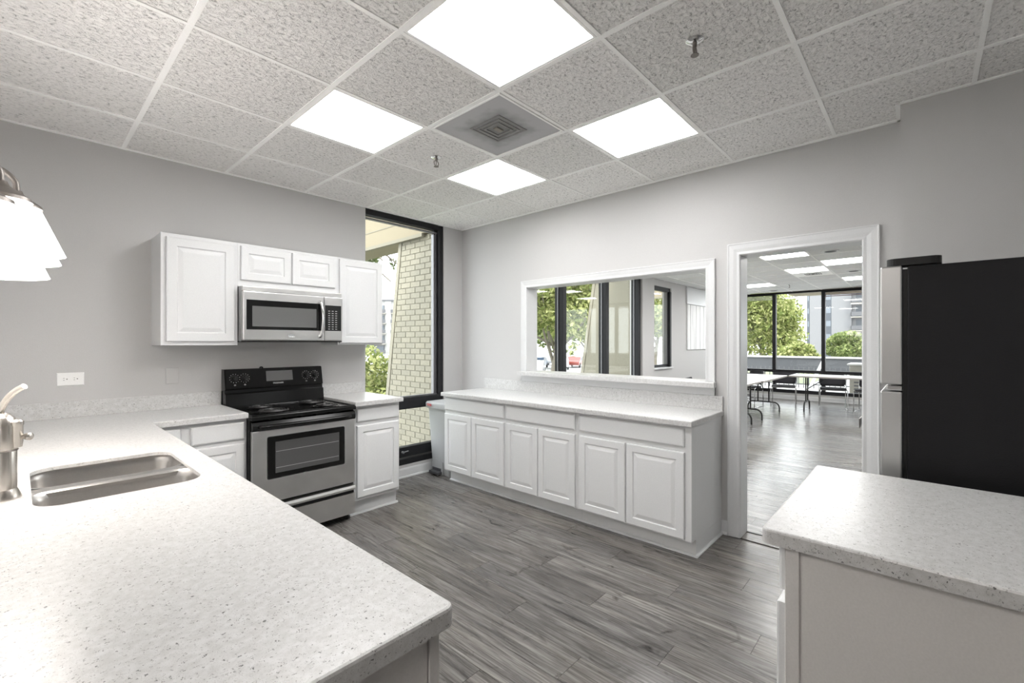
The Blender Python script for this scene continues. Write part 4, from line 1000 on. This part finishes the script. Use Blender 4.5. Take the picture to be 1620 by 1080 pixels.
# terrace parapet, railing, strut, unit
t = empty('parapet_wall', (18.4, 0, -.04), 'dark grey parapet wall round the terrace', 'wall')
bm = BM(); box(bm, 18.2, 18.45, -6, 6.0, .36, .88); fin('panel', bm, 'parapet', t)
bm = BM(); box(bm, 18.15, 18.5, -6, 6.0, .88, .93, .01); fin('coping', bm, 'concrete', t)
for y in np.arange(-5.5, 6, 2.2): bm = BM(); box(bm, 18.25, 18.4, y, y+.15, -.04, .36); fin('post', bm, 'parapet', t)
t = empty('picket_railing', (17.0, 1, -.04), 'metal picket railing in front of the dark parapet', 'railing')
for z in (.06, .50): bm = BM(); box(bm, 16.98, 17.02, -2, 5.2, z, z+.035); fin('rail', bm, 'bldggrey', t)
bm = BM(); box(bm, 16.99, 17.01, -.011, .011, -.04, .62); pk = bpy.data.meshes.new('picket'); bm.to_mesh(pk); bm.free(); pk.materials.append(M['bldggrey'])
for k in range(52):
    o = bpy.data.objects.new('picket', pk); C.objects.link(o); o.parent = t; o.location = Vector((0, -1.95+k*.138, 0)) - wl(t)
bm = BM(); tube(bm, [(16.2, 2.62, -.04), (16.6, 2.28, .92)], .055, 4); tag(fin('white_strut', bm, 'trim'), 'leaning white strut on the terrace', 'strut')
t = empty('utility_unit', (15.6, .9, -.04), 'tan boxed utility unit on the terrace', 'unit')
bm = BM(); box(bm, 15.2, 16.0, .55, 1.52, -.04, .80, .01); fin('casing', bm, 'tan', t)
bm = BM(); box(bm, 15.15, 16.05, .5, 1.57, .80, .84, .01); fin('lid', bm, 'concrete', t)
bm = BM(); cyl(bm, (15.6, 1.0, .84), (15.6, 1.0, .93), .08, 16); fin('cap', bm, 'concrete', t)
for k in range(6): bm = BM(); box(bm, 15.19, 15.2, .65, 1.42, .05+k*.09, .09+k*.09); fin('louvre', bm, 'bldggrey', t)

# ------------------------------------------------------------------ trees
def leaves_mesh(clusters, n, size, seed):
    r = np.random.default_rng(seed); cl = np.array(clusters, float)      # x,y,z,rx,ry,rz
    w = (cl[:, 3]*cl[:, 4]*cl[:, 5])**(.67); idx = r.choice(len(cl), n, p=w/w.sum())
    d = r.normal(size=(n, 3)); d /= np.linalg.norm(d, axis=1)[:, None]
    rad = r.uniform(.45, 1.0, n)**.5
    lump = 1 + .16*np.sin(d[:, 0]*5+idx)*np.cos(d[:, 2]*6+idx*2)
    P = cl[idx, :3] + d*cl[idx, 3:]*(rad*lump)[:, None]
    a = r.normal(size=(n, 3)); a /= np.linalg.norm(a, axis=1)[:, None]
    b = np.cross(a, r.normal(size=(n, 3))); b /= np.linalg.norm(b, axis=1)[:, None]
    s = size*r.uniform(.6, 1.3, n)[:, None]
    V = np.stack([P-a*s, P+b*s*.45, P+a*s, P-b*s*.45], 1).reshape(-1, 3)
    me = bpy.data.meshes.new('foliage'); me.vertices.add(4*n); me.vertices.foreach_set('co', V.ravel())
    me.loops.add(4*n); me.polygons.add(n); me.loops.foreach_set('vertex_index', np.arange(4*n)); me.polygons.foreach_set('loop_start', np.arange(n)*4)
    me.polygons.foreach_set('loop_total', np.full(n, 4)) if hasattr(me.polygons[0], 'loop_total') and False else None
    me.update(calc_edges=True); return me
def tree(name, base, top, tr, clusters, n, size, leaf, label, cat, seed, group=None):
    t = empty(name, base, label, cat, group); b = Vector(base); r = random.Random(seed)
    bm = BM(); tp = Vector(top)
    tube(bm, smoothpath([b, b.lerp(tp, .35)+Vector((r.uniform(-.1, .1), r.uniform(-.1, .1), 0)), b.lerp(tp, .7)+Vector((r.uniform(-.2, .2), r.uniform(-.2, .2), 0)), tp], 4), tr, 10,
         [tr*(1.25-.75*k/12) for k in range(13)]); fin('trunk', bm, 'bark', t, smooth=True)
    for c in clusters[:9]:
        s = b.lerp(tp, r.uniform(.45, .9)); e = Vector(c[:3]); m = s.lerp(e, .5)+Vector((0, 0, -.12*(e-s).length))
        bm = BM(); p = smoothpath([s, m, e], 5); tube(bm, p, tr*.4, 7, [tr*(.42-.34*k/(len(p)-1)) for k in range(len(p))]); fin('branch', bm, 'bark', t, smooth=True)
    if n:
        me = leaves_mesh(clusters, n, size, seed); f = link('foliage', me, leaf, t); f['kind'] = 'stuff'
    return t
def blob(c, R, k, seed, flat=.8, spread=.75, sub=.45):
    r = random.Random(seed); out = []
    for _ in range(k):
        a, e, q = r.uniform(0, 2*PI), r.uniform(-.9, 1.1), r.uniform(.4, 1)
        out.append((c[0]+R*spread*q*math.cos(a)*math.cos(e), c[1]+R*spread*q*math.sin(a)*math.cos(e), c[2]+R*flat*spread*q*math.sin(e), R*sub*r.uniform(.7, 1.2), R*sub*r.uniform(.7, 1.2), R*sub*flat*r.uniform(.6, 1.0)))
    return out
def at(px, py, fw): p = ray(px, fw); return (p.x, p.y, HC+(541-py)*fw/715.4)
# shrub low outside the kitchen window
c = at(585, 615, 13); tree('leafy_shrub', (c[0], c[1], ZG), (c[0], c[1], c[2]), .06, blob((c[0], c[1], c[2]-.1), 1.6, 14, 3, .95), 7000, .075, 'leaf1', 'yellow-green leafy shrub outside the tall kitchen window', 'shrub', 3)
# sparse tree with twigs hanging into the kitchen window
c = at(545, 430, 11); t = tree('sparse_tree', (c[0]-.6, c[1]+.6, ZG), (c[0]-.5, c[1]+.5, 5.2), .14, [], 0, 0, 'leaf3', 'nearly bare tree whose twigs hang beside the kitchen pier', 'tree', 5)
rr = random.Random(11); lv = []
for (px, py) in ((612, 405), (628, 398), (596, 428), (605, 412), (618, 445), (588, 410), (632, 420), (600, 395)):
    e = Vector(at(px, py, 10.5+rr.uniform(-.4, .4))); s = Vector((c[0]-.5, c[1]+.5, rr.uniform(3.4, 4.6))); m = s.lerp(e, .55)+Vector((0, 0, .35))
    bm = BM(); p = smoothpath([s, m, e], 6); tube(bm, p, .03, 6, [.040-.022*k/(len(p)-1) for k in range(len(p))])
    for k in range(5):
        q = p[int(len(p)*(.55+.09*k))-1]; d = Vector((rr.uniform(-.3, .3), rr.uniform(-.3, .3), rr.uniform(-.45, .1))); tube(bm, [q, q+d*.5+Vector((0, 0, .03)), q+d], .014, 5, [.018, .015, .009]); lv.append(tuple(q+d*.8)+(.14, .14, .12))
    fin('branch', bm, 'bark', t, smooth=True)
me = leaves_mesh([l for l in lv if l[2] > 2.75], 900, .075, 5); f = link('foliage', me, 'leaf3', t); f['kind'] = 'stuff'
# trees seen through the serving opening
def grow(name, px, fw, zc, R, k, seed, n, size, leaf, lab, cat, grp, tr=.2, flat=.9, top=None, sub=.38):
    p = ray(px, fw); tree(name, (p.x, p.y, ZG), (p.x+.2, p.y-.1, top or zc), tr, blob((p.x, p.y, zc), R, k, seed, flat, .8, sub), n, size, leaf, lab, cat, seed, grp)
G1, G2 = 'trees by the car park', 'trees beyond the terrace'
grow('shade_tree', 873, 24, 4.7, 4.3, 30, 7, 17000, .15, 'leaf1', 'big yellow-green shade tree with thick forked trunk outside the window strip', 'tree', G1, .21, .85, 2.6, .34)
grow('shade_tree', 928, 33, 3.9, 4.6, 24, 9, 12000, .20, 'leaf1', 'bushy green tree behind the pier of the window strip', 'tree', G1)
grow('shade_tree', 838, 54, 4.6, 5.4, 24, 10, 9000, .26, 'leaf2', 'dense mid-green tree behind the thick forked trunk', 'tree', G1)
grow('shade_tree', 890, 76, 5.5, 8.0, 24, 13, 9000, .42, 'leaf1', 'distant yellow-green tree far across the car park', 'tree', G1)
grow('shade_tree', 1036, 44, 3.6, 3.6, 18, 12, 6000, .24, 'leaf1', 'green tree seen through the narrow window', 'tree', G1)
# trees seen through the doorway
grow('shade_tree', 1206, 36, 2.7, 4.1, 34, 14, 20000, .16, 'leaf1', 'large yellow-green tree outside the far windows', 'tree', G2, .2, .9, 2.5, .34)
grow('leafy_shrub', 1257, 27, .3, 1.8, 18, 16, 6000, .14, 'leaf1', 'low yellow-green bush at the foot of the large tree', 'shrub', G2, .1, .8, .4)
grow('leafy_shrub', 1342, 47, .95, 2.75, 24, 17, 11000, .17, 'leaf2', 'round green shrub in front of the balcony tower', 'shrub', G2, .15, .72, 1.2, .34)

# ------------------------------------------------------------------ buildings
def tower(name, origin, rz, lab, cols, floors, fh, depth=14, wm='bldg'):
    """facade on local y=0 facing -y; cols: list of (x0,x1,kind)"""
    t = empty(name, origin, lab, 'building', None, rz); H = floors*fh
    xs = [c[0] for c in cols]+[c[1] for c in cols]
    bm = BM(); box(bm, min(xs), max(xs), .4, depth, 0, H+.6); fin('core', bm, wm, t, True)
    for (a, b_, kind) in cols:
        if kind == 'wall': bm = BM(); box(bm, a, b_, 0, .4, 0, H+1.0); fin('wall_panel', bm, wm, t, True)
        if kind == 'strip':
            bm = BM(); box(bm, a, b_, .15, .4, 0, H+.6); fin('dark_strip', bm, 'bldgdark', t, True)
            for f in range(floors): bm = BM(); box(bm, a+.15, b_-.15, .10, .15, f*fh+1.0, f*fh+2.2); fin('window_pane', bm, 'bldgpale', t, True)
        if kind == 'balcony':
            for f in range(floors):
                bm = BM(); box(bm, a+.7, b_-.2, .34, .4, f*fh+.1, f*fh+2.3); w = fin('window', bm, 'bldgdark', t, True)
                bm = BM(); box(bm, a+2.1, b_-.4, .30, .34, f*fh+.15, f*fh+2.25); fin('pane', bm, 'bldgpale', w, True)
                bm = BM(); box(bm, a, b_+.3, -1.5, .4, f*fh-.22, f*fh); sl = fin('balcony_slab', bm, 'tan', t, True)
                bm = BM(); box(bm, a, b_+.3, -1.5, -1.44, f*fh+.12, f*fh+1.0); box(bm, a, a+.06, -1.5, .3, f*fh+.12, f*fh+1.0); fin('balcony_rail', bm, 'bldggrey', sl, True)
    bm = BM(); box(bm, min(xs)-.2, max(xs)+.2, -.2, depth+.2, H+.6, H+1.1); fin('roof_cap', bm, 'bldggrey', t, True)
    return t
# far tower through the doorway: facade faces -x  (local -y -> world -x : rz = -90deg ; local x -> world -y)
o = at(1300, 541, 100)
k = .118
tower('apartment_tower', (o[0], o[1], ZG), -PI/2, 'pale apartment tower with grey balconies beyond the terrace trees',
      [(-8*k*2.2, -24*k, 'wall'), (-24*k, -19*k, 'strip'), (-19*k, 3*k, 'wall'), (3*k, 15*k, 'strip'), (15*k, 45*k, 'wall'), (45*k, 80*k, 'balcony'), (80*k, 120*k, 'wall')][1:], 13, 2.9)
o = at(612, 541, 130)
tower('apartment_block', (o[0], o[1], ZG), -PI/2+.75+.15, 'distant pale apartment block beside the kitchen pier', [(-16, -6, 'wall'), (-6, -.5, 'balcony'), (-.5, 1.2, 'wall'), (1.2, 7, 'balcony'), (7, 14, 'wall')], 5, 2.9, wm='bldgfar')

# ------------------------------------------------------------------ parked cars
def car(px, fw, rz, paint, lab):
    p = ray(px, fw); t = empty('parked_car', (p.x, p.y, ZG), lab, 'car', 'cars in the car park', rz)
    prof = [(-2.2, .35), (-2.25, .62), (-2.1, .82), (-1.75, .92), (-1.15, 1.40), (.35, 1.45), (1.15, .98), (2.0, .84), (2.2, .62), (2.2, .35)]
    bm = BM(); prism(bm, prof, 1, -.85, .85); bmesh.ops.bevel(bm, geom=bm.edges[:], offset=.05, segments=2, affect='EDGES'); fin('body', bm, paint, t, True)
    for s in (-1, 1):
        bm = BM(); prism(bm, [(-1.35, .95), (-1.02, 1.34), (.28, 1.38), (.92, .97)], 1, s*.845, s*.86); fin('side_window', bm, 'bldgdark', t, True)
        for x in (-1.35, 1.35): bm = BM(); cyl(bm, (x, s*.70, .33), (x, s*.88, .33), .33, 20); fin('wheel', bm, 'tyre', t, True)
    return t
for (px, fw, rz, pt, lab) in ((853, 58, .5, 'carblue', 'dark blue parked car nearest the big tree trunk'), (848, 47, .6, 'carwhite', 'white parked car in front of the blue one'), (887, 56, .7, 'carwhite', 'white parked car past the big tree trunk'), (881, 66, .2, 'cargrey', 'grey parked car far across the car park'), (911, 60, .4, 'carred', 'dark red parked car near the pier')):
    car(px, fw, rz, pt, lab)
